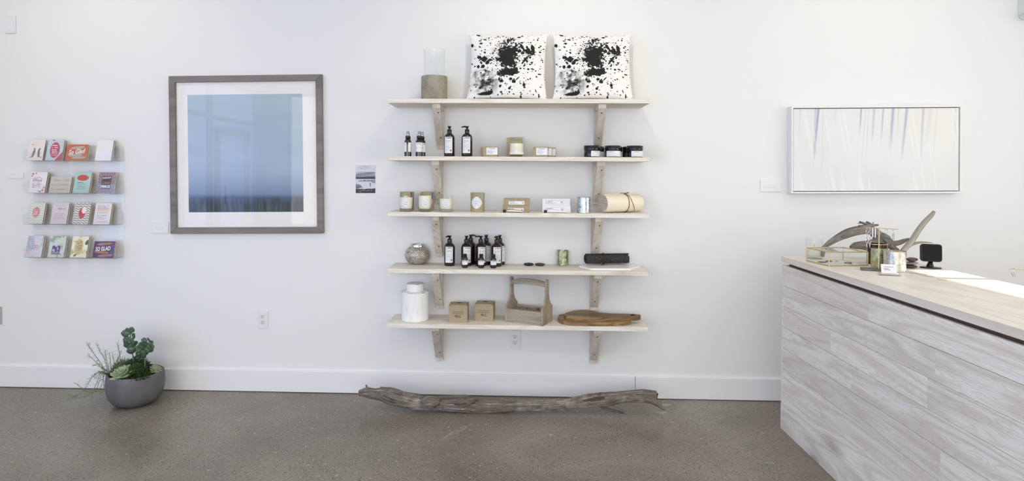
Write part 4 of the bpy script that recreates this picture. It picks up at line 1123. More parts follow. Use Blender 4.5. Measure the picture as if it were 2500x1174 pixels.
# --- white floater frame with streaky abstract
c, w, h, a = rect_px([(1934.5, 258.5), (2352.3, 258), (2345.2, 470), (1930.6, 473.4)], -.06)
t = wall_thing('abstract_painting', 'long white framed canvas of pale streaks with violet strokes', 'picture', c, a)
for b in frame_mb(w, h, .0105, -.060, 0): b.build('frame_bar', FRAME_W, t, bevel=.001)
MB().box(-w / 2 + .01, w / 2 - .01, -.02, -.002, -h / 2 + .01, h / 2 - .01).build('backing', RECESS, t)
cw, ch = w - .030, h - .030
MB().box(-cw / 2, cw / 2, -.052, -.02, -ch / 2, ch / 2).build('canvas_edge', FRAME_W, t)
def streaks(U, V):
    img = rgbf((232, 231, 228), U)
    warm = fbm(U * 4, V * 1.4, 3) - .45
    img = img + warm[..., None] * np.array([.10, .07, -.02]); img = over(img, np.clip((fbm(U * 3 + 9, V * 2, 12) - .42) * 2, 0, 1), (240, 242, 250), .5)
    sw = U + .10 * (1 - V) ** 1.0 * .35
    def stroke(x0, top, bot, wd, lean, col, al):
        xc_ = x0 - lean * (1 - V)
        f_ = np.exp(-((U - xc_) / wd) ** 2) * np.clip((V - bot) / .22, 0, 1) * np.clip((V - bot) / (1.02 - bot) + .25, 0, 1)
        return over(img, f_, col, al * .8)
    vio, gry = (118, 118, 178), (160, 156, 166)
    for s_ in ((.152, 1, .28, .006, .045, vio, .95), (.135, 1, .45, .006, .02, (170, 170, 214), .7), (.412, 1, .62, .004, .03, (126, 118, 150), .9), (.49, 1, .48, .006, .03, (176, 172, 200), .8), (.545, 1, .52, .004, .03, (150, 148, 186), .85),
               (.605, 1, .42, .008, .035, (150, 150, 202), .95), (.637, 1, .6, .003, .02, (180, 178, 210), .7), (.688, 1, .30, .007, .05, (148, 148, 194), .9), (.79, 1, .55, .006, .03, (190, 186, 212), .6), (.83, 1, .5, .012, .06, (204, 202, 206), .5),
               (.785, 1, .2, .006, .02, (176, 174, 180), .55), (.44, 1, .3, .003, .04, (192, 190, 212), .6), (.458, 1, .25, .003, .03, (196, 192, 210), .6), (.04, 1, .55, .004, .02, (204, 202, 220), .6), (.98, 1, .45, .005, .01, (200, 198, 220), .6), (.255, 1, .7, .004, .0, (206, 204, 212), .5), (.87, .5, .1, .004, .04, (206, 204, 216), .6), (.18, 1, .2, .003, .01, (200, 198, 210), .5)):
        img = stroke(*s_)
    wl = np.clip(vnoise(U * 70 + V * 6, V * 1.5, 44) - .72, 0, 1) * 3
    return over(img, wl, (250, 250, 252), .6)
print_grid('painted_canvas', cw, ch, 220, 60, streaks, flat_map(-.0523), PRINT, t)
# --- small white caption labels
def caption(corners, lab, lines):
    c, w, h, a = rect_px(corners, -.006)
    t = wall_thing('caption_label', lab, 'label', c, a, 'white caption labels')
    MB().box(-w / 2, w / 2, -.006, 0, -h / 2, h / 2).build('foam_board', LABEL_PLAIN, t, bevel=.0006)
    b_ = MB()
    for x0, x1, z_ in lines: b_.box((x0 - .5) * w, (x1 - .5) * w, -.0063, -.006, (z_ - .5) * h - .0011, (z_ - .5) * h + .0011)
    b_.build('small_print', M('pale_grey_print', (206, 207, 214), .6, mottle=((222, 222, 228), 90, .4, .6)), t)
caption([(366.5, 540.5), (411.5, 541.5), (411.5, 568.8), (366.5, 568.2)], 'small white caption label beside the grey framed print', [(.05, .35, .80), (.05, .2, .66), (.05, .8, .52), (.05, .72, .36), (.05, .15, .18)])
caption([(21, 419.8), (57, 420.5), (57, 435), (21, 434.6)], 'tiny white caption label left of the greeting card rack', [(.1, .72, .66)])
caption([(1857, 438.5), (1907, 439.5), (1907, 468), (1857, 467.5)], 'small white caption label beside the abstract canvas', [(.1, .3, .8), (.1, .85, .53), (.1, .7, .35)])
# --- lighthouse poster
c, w, h, a = rect_px([(868.5, 403), (916, 403), (916.5, 471), (868.5, 471)], -.004)
t = wall_thing('poster_card', 'small black and white lighthouse poster card', 'poster', c, a)
MB().box(-w / 2, w / 2, -.004, 0, -h / 2, h / 2).build('card', WHITE_CARD, t)
def light_house(U, V):
    img = rgbf((214, 216, 226), U)
    img = over(img, rect(U, V, 0, 1, .75, 1), (214, 215, 226))
    img = text_lines(img, U, V, .15, .82, (.955, .91, .87), (176, 178, 194), .9, 3, .012)
    sky = 120 + 110 * (fbm(U * 3, V * 16, 3) - .45)
    m = rect(U, V, 0, 1, .51, .75); img = over(img, m, (132, 134, 148)); img = over(img, m * np.clip((fbm(U * 3, V * 22, 5) - .42) * 4, 0, 1), (190, 192, 202), .9)
    img = over(img, m * np.clip((.62 - V) / .06, 0, 1), (66, 66, 76), .9); img = over(img, rect(U, V, 0, 1, .51, .545), (30, 30, 36))
    img = over(img, ell(U, V, 1.0, .42, .22, .07), (120, 122, 140), .8); img = over(img, ell(U, V, 0, .24, .3, .08), (90, 92, 112), .8); img = over(img, ell(U, V, .1, .2, .3, .02), (60, 62, 80), .6)
    img = over(img, rect(U, V, .715, .775, .15, .31), (196, 198, 212)); img = over(img, rect(U, V, .71, .78, .255, .285), (24, 24, 30)); img = over(img, rect(U, V, .72, .77, .31, .33), (40, 40, 48)); img = over(img, ell(U, V, .745, .345, .022, .022), (50, 50, 58))
    gnd = (V < .13 + .05 * fbm(U * 7, V * 0, 6)).astype(float); img = over(img, gnd, (50, 50, 56)); img = over(img, gnd * np.clip((fbm(U * 22, V * 22, 2) - .5) * 5, 0, 1), (150, 150, 160), .7)
    return over(img, rect(U, V, 0, 1, 0, .03), (26, 26, 30))
g = print_grid('photo_print', w, h, 56, 80, light_house, flat_map(-.0044), PRINT, t)
lettering(g, 'L:A BRUKET', .0155, flat_map(-.0048), INK, bold=.0004, width=w * .68, dy=-h * .062)
# --- outlets and plates
def outlet(u, v, lab, slots=True, group='wall outlets'):
    c = onY(u, v, -.003)
    t = thing('wall_outlet', lab, 'outlet', (c.x, 0, c.z), 0, group)
    MB().box(-.0352, .0352, -.0065, 0, -.0573, .0573).build('cover_plate', PLATE, t, bevel=.0022)
    for s_ in (-1, 1):
        zc = s_ * .0195; pts = []
        for i in range(28):
            a_ = 2 * PI * i / 28; pts.append((.0168 * math.cos(a_), max(-.0132, min(.0132, .0168 * math.sin(a_)))))
        mt = Matrix.Translation((0, -.0064, zc)) @ Matrix.Rotation(R(90), 4, 'X')
        sk = MB().prism(pts, 0, .0012, mt).build('socket', SOCKET, t)
        MB().box(-.0074, -.0054, -.0081, -.0076, zc + .0005, zc + .0085).build('slot', DARKSLOT, sk)
        MB().box(.0050, .0068, -.0081, -.0076, zc + .0015, zc + .0085).build('slot', DARKSLOT, sk)
        MB().lathe([(.0027, .0012), (.0027, .0017)], 10, mtx=mt @ Matrix.Translation((0, -.0065, 0))).build('slot', DARKSLOT, sk)
    MB().lathe([(.0022, 0), (.0022, .0006)], 8, mtx=Matrix.Translation((0, -.0063, 0)) @ Matrix.Rotation(R(90), 4, 'X')).build('screw', SOCKET, t)
outlet(641.5, 780, 'white duplex wall outlet below the grey framed print')
outlet(1257.3, 828.5, 'white duplex wall outlet below the lowest shelf')
c = onY(25.5, 60, -.005)
t = thing('blank_plate', 'blank white wall cover plate in the upper left corner', 'cover plate', (c.x, 0, c.z))
MB().box(-.036, .036, -.011, 0, -.0575, .0575).build('cover_plate', PLATE, t, bevel=.002)
for s_ in (-1, 1): MB().lathe([(.0026, 0), (.0026, .0006)], 8, mtx=Matrix.Translation((-.003, -.0109, s_ * .041)) @ Matrix.Rotation(R(90), 4, 'X')).build('screw', SOCKET, t)
c = onY(-9, 770, -.005)
t = thing('cover_plate', 'grey metal cover plate cut off by the left edge', 'cover plate', (c.x, 0, c.z))
GREYP = M('grey_metal_plate', (188, 188, 184), .4, metal=.3, mottle=((176, 176, 172), 20, .3, .7))
MB().box(-.036, .036, -.008, 0, -.0575, .0575).build('plate', GREYP, t, bevel=.002)
MB().box(-.026, .026, -.0105, -.008, -.046, .046).build('raised_panel', GREYP, t, bevel=.001)
# --- glass wall vase at the top right corner
c = onY(2501, 20, -.03)
t = thing('glass_wall_vase', 'clear glass wall vase cut off by the top right corner', 'vase', (c.x, -.055, c.z))
zb_ = onY(2490, 50, -.05).z - c.z
MB().lathe([(.006, zb_), (.026, zb_ + .004), (.040, zb_ + .016), (.046, zb_ + .035), (.048, zb_ + .06), (.048, zb_ + .26), (.046, zb_ + .30)], 36, True, False).build('glass_body', thin_glass('green_tinted_glass', (.93, .955, .94), .03, 1.5, 1.3), t, smooth=True)
MB().lathe([(.030, zb_ + .006), (.040, zb_ + .02), (.043, zb_ + .038), (.02, zb_ + .04)], 32).build('thick_bottom', GLASSG, t, smooth=True)
MB().box(-.006, .006, .047, .055, zb_ + .2, zb_ + .26).build('hanger', JEWEL, t)
# --- jewellery rail at the right edge
zr = onY(2462, 657, -.30)
t = thing('jewellery_rail', 'thin brass jewellery rail entering from the right edge', 'rail', (zr.x, -.30, zr.z))
MB().tube([(0, 0, 0), (.42, 0, -.004)], .0025, 8).build('rod', PALE_BRASS, t, smooth=True)
MB().tube([(.40, 0, -.004), (.40, .30, -.004)], .004, 8).build('wall_arm', PALE_BRASS, t, smooth=True)
for k_, dx in enumerate((.017, .029)):
    o = MB().tube([(0, -.004, .002), (0, 0, .0045), (.0, .003, 0), (.0, 0, -.016), (.006, 0, -.032), (.013, 0, -.046)], [.0014, .0014, .0014, .0018, .0016, .0010], 8).build('hook_earring', JEWEL, None, smooth=True)
    o.location = (zr.x + dx, -.30, zr.z - .0001)
    tag(o, ('left' if k_ == 0 else 'right') + ' one of two curved earrings on the brass rail', 'earring', 'earrings on the rail')

# --- greeting card rack
ZT = [onY(170, v, -.075).z for v in (392, 471.3, 547, 628.6)]
xl, xr_ = onY(58, 392, -.08).x, onY(283, 392, -.08).x
t = thing('card_rack', 'clear acrylic wall rack with four tiers of greeting cards', 'rack', (xl, 0, 0))
wr = xr_ - xl
MB().box(0, wr, -.004, -.001, ZT[3] - .01, ZT[0] + .10).build('back_panel', ACRYL, t)
for z in ZT:
    b = MB(); e = .003
    b.box(0, wr, -.085, -.004, z - e - .0008, z - .0008)
    vs = [(x, y, z_) for x in (0, wr) for y, z_ in ((-.085, z - .0038), (-.088, z - .0038), (-.096, z + .058), (-.093, z + .058))]
    b.add(vs, [(3, 2, 1, 0), (4, 5, 6, 7), (0, 1, 5, 4), (1, 2, 6, 5), (2, 3, 7, 6), (3, 0, 4, 7)])
    for x in (0, wr - .003):
        vs = [(x + dx, y, z_) for dx in (0, .003) for y, z_ in ((-.085, z - .001), (-.004, z - .001), (-.004, z + .085), (-.018, z + .092), (-.092, z + .056))]
        b.add(vs, [(4, 3, 2, 1, 0), (5, 6, 7, 8, 9)] + [(i, (i + 1) % 5, (i + 1) % 5 + 5, i + 5) for i in range(5)])
    b.build('tray', ACRYL, t)

def lines_fn(bg, rows, col, x0=.18, x1=.82, a=.8, th=.012, seed=0):
    return lambda U, V: text_lines(rgbf(bg, U), U, V, x0, x1, rows, col, a, seed, th)
def c_animals(U, V):
    i = text_lines(rgbf((238, 226, 222), U), U, V, .2, .8, (.86, .79, .72), (196, 186, 190), .7, 2)
    for cx, r in ((.38, -.25), (.70, .12)):
        i = over(i, ell(U, V, cx, .34, .075, .21, r), (128, 120, 126)); i = over(i, ell(U, V, cx + .02, .55, .06, .05), (134, 126, 130)); i = over(i, ell(U, V, cx - .12 if cx < .5 else cx + .12, .17, .12, .02, .5 if cx < .5 else -.5), (128, 120, 126), .9)
    return over(i, ell(U, V, .22, .77, .05, .02, .5), (214, 110, 104), .9)
def c_blob(U, V):
    i = rgbf((196, 210, 218), U); i = over(i, ell(U, V, .5, .5, .3, .38, 0, .05), (192, 76, 104)); i = over(i, np.clip((U - V - .55) * 20, 0, 1), (192, 80, 108)); i = over(i, rect(U, V, .28, .42, .95, 1), (192, 80, 108))
    return text_lines(i, U, V, .3, .7, (.72, .62, .52, .44, .36, .26), (240, 226, 232), .9, 3, .02)
def c_glad(U, V):
    i = rgbf((200, 102, 74), U)
    for cx, cy, r in ((.5, .8, .12), (.45, .33, .1), (.62, .18, .05)): i = over(i, ell(U, V, cx, cy, .34, .08, r), (178, 182, 168), .9)
    for k_ in range(10): i = over(i, ell(U, V, .06 + .1 * k_, .1 + .82 * ((k_ * 7) % 10) / 10, .035, .012, k_), (232, 190, 160), .8)
    return i
def c_dots(U, V):
    i = rgbf((240, 234, 236), U); return over(i, (np.sin(U * 60) * np.sin(V * 78) > .8).astype(float), (206, 196, 202), .6)
def c_flower(U, V):
    i = rgbf((234, 230, 234), U); i = text_lines(i, U, V, .14, .78, (.74, .66, .48, .41, .34, .27), (108, 98, 120), .8, 5, .014)
    for cx, cy, r in ((.1, .9, .07), (.28, .93, .05), (.06, .8, .05), (.86, .12, .07), (.72, .06, .06), (.92, .25, .06), (.6, .08, .04)): i = over(i, ell(U, V, cx, cy, r, r * .75), (190, 70, 90), .9); i = over(i, ell(U, V, cx, cy, r * .3, r * .25), (240, 190, 190))
    return i
def c_sage(U, V):
    return over(rgbf((198, 196, 184), U), (np.sin(U * 45) * np.sin(V * 34) > .9).astype(float), (180, 180, 168), .6)
def c_mint(U, V):
    i = rgbf((172, 204, 196), U); i = over(i, ell(U, V, .5, .73, .36, .14, 0, .05), (198, 78, 74)); return text_lines(i, U, V, .2, .75, (.5, .43, .36, .29, .2), (82, 108, 112), .85, 7, .012)
def c_rays(U, V):
    i = rgbf((136, 112, 128), U); a_ = np.arctan2(V - .5, U - .5); i = over(i, np.clip(np.sin(a_ * 22) * 4, 0, 1), (168, 140, 150), .9); i = over(i, rect(U, V, .22, .80, .2, .82), (74, 70, 80)); return i
def chev(bg, fg):
    def f(U, V):
        z_ = np.abs(((U * 4) % 1) - .5) * .12
        return over(rgbf(bg, U), (((V + z_) * 9) % 1 > .5).astype(float), fg, .9)
    return f
def c_oval(U, V): return text_lines(over(chev((226, 230, 220), (196, 206, 190))(U, V), ell(U, V, .5, .55, .23, .25), (206, 128, 138), .9), U, V, .36, .66, (.66, .56, .46), (240, 220, 220), .9, 3, .02)
def c_script(U, V): return text_lines(rgbf((216, 206, 212), U), U, V, .15, .85, (.86, .5, .44, .38, .32, .25), (196, 150, 160), .8, 3, .012)
def c_chev2(U, V):
    i = chev((230, 226, 222), (140, 134, 132))(U, V); i = over(i, ell(U, V, .52, .52, .2, .26), (196, 66, 70)); return over(i, ell(U, V, .62, .66, .14, .16), (240, 236, 240), .9)
def c_rain(U, V):
    i = rgbf((230, 222, 222), U)
    for k_, cc in enumerate(((214, 150, 160), (222, 178, 150), (222, 210, 160), (180, 200, 180))): i = over(i, rect(U, V, .1, .85, .72 - .07 * k_, .79 - .07 * k_), cc, .6)
    return text_lines(i, U, V, .12, .85, (.88, .83, .42, .36, .3, .24, .12), (150, 138, 150), .8, 4, .012)
def c_water(U, V):
    n_ = fbm(U * 3, V * 3, 8); i = over(rgbf((214, 214, 226), U), np.clip((n_ - .45) * 5, 0, 1), (148, 168, 200), .8); i = over(i, np.clip((fbm(U * 4 + 5, V * 3, 2) - .55) * 5, 0, 1), (220, 176, 176), .7); return text_lines(i, U, V, .35, .8, (.55, .47, .4), (198, 110, 120), .8, 4, .016)
def c_violet(U, V):
    i = over(rgbf((206, 214, 208), U), np.clip((fbm(U * 5, V * 5, 4) - .5) * 6, 0, 1), (130, 160, 140), .8); i = over(i, rect(U, V, .2, .7, .25, .55) * (fbm(U * 9, V * 9, 5) > .42), (104, 70, 140)); return text_lines(i, U, V, .2, .85, (.15, .2), (80, 96, 92), .9, 4, .02)
def c_lemon(U, V):
    i = rgbf((238, 234, 214), U); i = over(i, np.clip((fbm(U * 4, V * 4, 14) - .48) * 6, 0, 1), (190, 196, 84)); i = over(i, ell(U, V, .95, .72, .16, .1, .6), (60, 110, 70)); i = over(i, ell(U, V, .3, .12, .12, .05, .6), (60, 110, 70)); i = over(i, ell(U, V, .45, .5, .27, .38, 0, .1), (208, 186, 140), .95)
    return text_lines(i, U, V, .28, .66, (.74, .66, .58, .5, .42, .34), (96, 76, 50), .85, 4, .014)
def c_purple(U, V):
    i = rgbf((88, 38, 92), U)
    for cx, cy, r in ((.5, .84, .12), (.4, .34, -.1), (.6, .14, .1)): i = over(i, ell(U, V, cx, cy, .36, .08, r), (168, 124, 72), .9)
    for k_ in range(12): i = over(i, ell(U, V, .05 + .082 * k_, .1 + .82 * ((k_ * 5) % 12) / 12, .03, .01, k_), (214, 120, 130), .8)
    return i
CARDS = [  # tier, BL px, landscape, print, stack, label
    (0, 63.9, 0, c_animals, 1, 'cream card with two grey animals, top tier of the rack'),
    (0, 110, 0, c_blob, 3, 'pale blue card with a rounded pink blob of white lettering'),
    (0, 159, 1, c_glad, 2, 'orange landscape card lettered So Glad'),
    (0, 231, 0, c_dots, 3, 'plain off-white dotted card at the end of the top tier'),
    (1, 69, 0, c_flower, 3, 'white card with red corner flowers and the words TO PUNCH'),
    (1, 118.4, 1, c_sage, 2, 'sage landscape card with pink script'),
    (1, 177, 0, c_mint, 3, 'mint green card with a red lozenge'),
    (1, 235, 0, c_rays, 2, 'mauve sunburst card with dark panel reading FIERCE'),
    (2, 63.7, 0, c_oval, 3, 'pale green chevron card with a pink oval'),
    (2, 122, 0, c_script, 2, 'pale pink card with thin red script lines, third tier'),
    (2, 175.4, 0, c_chev2, 2, 'grey chevron card with a red shape'),
    (2, 227, 0, c_rain, 3, 'off-white card with a pastel rainbow block'),
    (3, 60.7, 0, c_water, 2, 'blue watercolour card at the left of the bottom tier'),
    (3, 115.6, 0, c_violet, 2, 'pale green card with violet picture, bottom tier'),
    (3, 170.5, 0, c_lemon, 2, 'yellow green leafy card with a tan panel'),
    (3, 225, 1, c_purple, 2, 'purple landscape card lettered SO GLAD'),
]
def scribble(parent, mapf, x0, x1, zc, amp, mat, seed):
    """illegible looping script"""
    n_ = int((x1 - x0) / .0009); ph = seed * 1.7; pts_ = []
    for i in range(n_ + 1):
        s_ = i / n_; a_ = s_ * (x1 - x0) / .0095 * 2 * PI
        pts_.append(Vector(mapf(x0 + (x1 - x0) * s_ + .0030 * math.cos(a_), zc + amp * math.sin(a_) * (.55 + .45 * math.sin(s_ * 9 + ph)))))
    MB().tube(pts_, .0008, 4, flat=.3).build('script_line', mat, parent)
ENV = M('kraft_envelope', (176, 160, 130), .7, mottle=((160, 144, 114), 40, .3, .7))
ENV2 = M('pale_envelope', (222, 214, 202), .6, mottle=((210, 200, 186), 40, .3, .7))
LEAN = R(13.5)
for ti, ub, land, fn, stack, lab in CARDS:
    w, h = (.139, .108) if land else (.107, .139)
    z = ZT[ti]; x0 = xat(ub, -.078, z)
    def put(o, dy):
        o.location = (x0 + w / 2, -.078 + dy, z); o.rotation_euler = (-LEAN, 0, 0)
    t = thing('greeting_card', lab, 'card', group='greeting cards on the rack'); put(t, 0)
    MB().box(-w / 2, w / 2, -.0009, .0009, .0003, h).build('folded_card', ENV2, t)
    g = print_grid('printed_front', w - .001, h - .001, 88 if land else 70, 70 if land else 88, fn, flat_map(-.0011, 0, h / 2), PRINT_G, t)
    fm = flat_map(-.0016, 0, h / 2)
    if fn is c_glad:
        lettering(g, 'So Glad', .045, fm, INK_WHITE, shear=.3, bold=.001, width=.11, dx=-.004, dy=.004, rot=.12)
    if fn is c_purple: lettering(g, 'SO GLAD', .036, fm, INK_WHITE, bold=.001, width=.098, dx=-.006, dy=.004, rot=.06)
    if fn is c_flower: lettering(g, 'TO PUNCH', .014, fm, INK_RED, bold=.0004, width=.062, dx=-.008, dy=.010)
    if fn is c_rays:
        lettering(g, 'THOUGH', .017, fm, INK_WHITE, bold=.0003, width=.055, dy=.032, rot=.1); lettering(g, 'Little', .024, fm, INK_PINK, shear=.3, width=.05, dy=.0); lettering(g, 'FIERCE', .022, fm, INK_WHITE, bold=.0006, width=.058, dy=-.026)
    if fn is c_sage:
        for q_, dy in enumerate((.030, .0, -.030)): scribble(g, fm, -.056, .056, dy, .0075, INK_PINK, 7 + q_)
    if fn is c_script: scribble(g, fm, -.02, .036, .030, .008, INK_RED, 3)
    for k_ in range(stack):
        hh = h - .004 - .002 * k_
        e = MB().box(-w / 2 + .002, w / 2 - .002 + .001 * (k_ % 2), -.0018, .0018, .0004, hh).build('envelope', ENV if k_ % 2 == 0 else ENV2, None)
        put(e, .0032 + .0058 * k_ + .0012)
        e.location.x += .0015 * (k_ + 1)
        tag(e, ('nearest', 'middle', 'rearmost')[k_ if stack == 3 else k_ * 2] + ' envelope behind the ' + ' '.join(lab.split(',')[0].split()[:9]), 'envelope', 'envelopes on the rack')

# ================================================================== COUNTER
CX, CY, CZ, CXR, CYE = 1.4976, -.4223, .9714, 2.0989, -3.25
t = thing('shop_counter', 'long whitewashed plank counter at the right', 'counter', (CX, CY, 0))
Lk = CYE - CY   # negative: runs towards the camera
zp = CZ - .031 - .0175
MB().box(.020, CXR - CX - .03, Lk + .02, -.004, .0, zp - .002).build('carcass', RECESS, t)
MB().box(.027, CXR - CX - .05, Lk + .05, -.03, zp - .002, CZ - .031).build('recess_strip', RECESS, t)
MB().box(0, .016, -.014, 0, 0, zp).build('corner_trim', PLANK, t, bevel=.001)
rows = 8; rh = zp / rows
def yj(xz):
    u = 1880 + xz / 2.045
    return onX(u, 415 + (u - 1253) * .55, CX).y - CY
J = {0: [485], 1: [820], 2: [300, 783], 3: [405], 4: [853], 5: [255], 6: [640], 7: [345]}
rs = random.Random(4)
for r_i in range(rows):
    zt_, zb_ = zp - r_i * rh, zp - (r_i + 1) * rh
    ys = [-.0145] + [yj(x) for x in J[r_i]]
    while ys[-1] > Lk + .5: ys.append(ys[-1] - rs.uniform(.75, 1.3))
    ys.append(Lk)
    ys = [y for y in ys if y >= Lk]
    for y0, y1 in zip(ys[:-1], ys[1:]):
        if y0 - y1 < .02: continue
        px_ = rs.uniform(0, .0016)
        o = MB().box(-px_ + .001, .019, y1 + .0006, y0 - .0006, zb_ + .0007, zt_ - .0007).build('plank', PLANK, t, bevel=.0008)
nb = 4; bw = (CXR - CX + .006) / nb
for k_ in range(nb):
    MB().box(-.004 + k_ * bw + (.0003 if k_ else 0), -.004 + (k_ + 1) * bw - .0003, Lk - .01, .004, CZ - .031, CZ).build('top_board', CTOP, t, bevel=.0006)
KNOT = M('dark_wood_knot', (92, 66, 52), .5, mottle=((150, 122, 100), 60, .4, .62))
for (u, v, l_, w_) in ((2238, 668, .045, .006), (2263, 674, .03, .004), (2300, 684, .02, .004)):
    q = onZ(u, v, CZ); MB().lathe([(1, 0), (1, .0004)], 16, sx=w_, sy=l_, mtx=Matrix.Translation((q.x - CX, q.y - CY, CZ)) @ Matrix.Rotation(R(35), 4, 'Z')).build('wood_knot', KNOT, t)

PC = lambda u, v, dz=0: onZ(u, v, CZ + dz)
# glass jewellery box with brass edges
A, B_, C_ = PC(1968.8, 636.9), PC(2023.9, 649.9), PC(2118, 649.2)
e1 = (C_ - B_); l1 = e1.length; e1.normalize(); e2 = Vector((-e1.y, e1.x, 0)); l2 = (A - B_).dot(e2)
hb = (649.9 - 615.5) / ppm(B_)
t = thing('glass_box', 'brass edged glass jewellery box on the counter', 'box', (B_.x, B_.y, CZ), math.atan2(e1.y, e1.x))
er = .0032
MB().box(.0, l1, .0, l2, 0, .004).build('bottom_plate', BLACKM, t)
MB().box(.004, l1 - .004, .004, l2 - .004, .004, .0048).build('mirror_floor', M('box_lining', (226, 224, 220), .35, mottle=((216, 214, 210), 9, .3, .7)), t)
for (p0, p1) in (((0, 0, er), (l1, 0, er)), ((0, l2, er), (l1, l2, er)), ((0, 0, er), (0, l2, er)), ((l1, 0, er), (l1, l2, er)), ((0, 0, 0), (0, 0, hb)), ((l1, 0, 0), (l1, 0, hb)), ((0, l2, 0), (0, l2, hb)), ((l1, l2, 0), (l1, l2, hb)),
                 ((0, 0, hb), (l1, 0, hb)), ((0, l2, hb), (l1, l2, hb)), ((0, 0, hb), (0, l2, hb)), ((l1, 0, hb), (l1, l2, hb))):
    MB().tube([p0, p1], er, 6).build('brass_edge', BRASS, t)
for q in ([(0, 0, 0), (l1, 0, 0), (l1, 0, hb), (0, 0, hb)], [(0, l2, 0), (0, l2, hb), (l1, l2, hb), (l1, l2, 0)], [(0, 0, 0), (0, 0, hb), (0, l2, hb), (0, l2, 0)], [(l1, 0, 0), (l1, l2, 0), (l1, l2, hb), (l1, 0, hb)]):
    MB().add(q, [(0, 1, 2, 3)]).build('glass_pane', GLASS, t)
MB().add([(0, 0, hb), (l1, 0, hb), (l1, l2, hb), (0, l2, hb)], [(0, 1, 2, 3)]).build('glass_lid', GLASS, t)
BX = t
def inbox(x, y, z=.0049): return Vector((B_.x, B_.y, CZ)) + e1 * (x * l1) + e2 * (y * l2) + Vector((0, 0, z))
for k_, (x, y, rx, ry_, mat, lab) in enumerate(((.18, .55, .022, .014, STEEL, 'dark chain necklace at the left inside the glass box'), (.45, .72, .02, .012, STEEL, 'thin wire bracelet at the back inside the glass box'), (.72, .35, .026, .016, BLACKM, 'black pendant necklace at the right inside the glass box'))):
    p_ = inbox(x, y); b = MB()
    b.tube([(rx * math.cos(a_) * (1 + .15 * math.sin(3 * a_ + k_)), ry_ * math.sin(a_), .0015) for a_ in np.linspace(0, 2 * PI, 41)], .0013, 6, caps=False)
    t = thing('necklace', lab, 'necklace', p_, .4 * k_)
    b.build('chain', mat, t); MB().lathe([(.003, .0), (.007, .002), (.003, .004)], 10, sx=1.6, sy=.7, mtx=Matrix.Translation((-rx * .6, -ry_ * .9, 0))).build('pendant', mat, t)
p_ = inbox(.38, .30); t = thing('acrylic_block', 'small clear acrylic display block inside the glass box', 'display block', p_, .3)
MB().box(-.02, .02, -.02, .02, 0, .012).build('block', ACRYL, t, bevel=.001); MB().lathe([(.006, .0121), (.0085, .0140), (.006, .016)], 12).build('ring', JEWEL, t)
# tumbler candle behind the box
q = PC(1987.5, 630); s_ = ppm(q); r_ = 19 / s_
q = PC(1987.5, 626) ; q = Vector((xat(1987.5, CY - .075, CZ), CY - .075, CZ)); r_ = 19 / ppm(q); hh = .108
t = thing('tumbler_candle', 'white candle in a clear tumbler behind the glass box', 'candle', q)
MB().lathe([(r_ * .96, 0), (r_ * .985, .003), (r_, hh)], 36, True, False).build('glass_tumbler', GLASSG, t, smooth=True)
MB().lathe([(r_ * .88, .002), (r_ * .9, .012), (r_ * .6, .014)], 32).build('thick_base', GLASSG, t, smooth=True)
MB().lathe([(r_ * .8, .015), (r_ * .92, .022), (r_ * .95, .062), (r_ * .9, .063)], 32).build('wax', WAX, t, smooth=True)
MB().tube([(0, 0, .062), (.001, 0, .074)], .0009, 6).build('wick', INK, t)
# three round candles
def ctr(u, vfront, rpx):
    f_ = PC(u, vfront); r = rpx / ppm(f_); return Vector((xat(u, f_.y + r, CZ), f_.y + r, CZ)), r * 1.0
q, r_ = ctr(2140, 649, 23)
q.y += .03; q.x = xat(2141, q.y, CZ)
t = thing('red_candle_glass', 'dark red glass candle behind the green votive', 'candle holder', q)
hh = .104
MB().lathe([(r_ * .95, 0), (r_, .003), (r_, hh), (r_ - .003, hh), (r_ - .003, hh * .7)], 40, True, False).build('glass_wall', REDGLASS, t, smooth=True)
MB().lathe([(r_ - .004, hh * .66), (r_ - .004, hh * .7)], 32).build('wax', WAX, t)
MB().lathe([(r_ - .003, hh - .001), (r_ + .0008, hh - .002), (r_ + .0008, hh + .002), (r_ - .003, hh + .002)], 40, False, False).build('gold_rim', BRASS, t, smooth=True)
q, r_ = ctr(2144.5, 656.5, 16.5); votive(q, r_, 47 / ppm(q), MERC_G, 'green gold mercury glass votive on the counter', rim=PALE_BRASS)
q, r_ = ctr(2184, 665, 24.5); votive(q, r_, 48.5 / ppm(q), MERC_C, 'large champagne silver mercury glass votive on the counter', rim=PALE_BRASS)
SVQ, SVR = q.copy(), r_
# earring stand
pb = PC(2145, 661.5); sp = ppm(pb)
t = thing('earring_stand', 'slim brass T shaped earring stand on a dark steel base', 'jewellery stand', pb, R(-24))
MB().box(-.075, .022, -.020, .020, 0, .012).build('base', STEEL, t, bevel=.001)
zbar = (661.5 - 557) / sp
MB().tube([(0, 0, .012), (0, 0, zbar + .003)], .0026, 8).build('post', PALE_BRASS, t, smooth=True)
q0, q1 = onZ(2106.4, 554.8, CZ + zbar), onZ(2191.5, 559.9, CZ + zbar)
bd = Vector((q1.x - q0.x, (q1.y - q0.y), 0)); m0 = Matrix.Rotation(R(24), 3, 'Z')
lq0, lq1 = m0 @ (Vector((q0.x, q0.y, CZ + zbar)) - pb), m0 @ (Vector((q1.x, q1.y, CZ + zbar)) - pb)
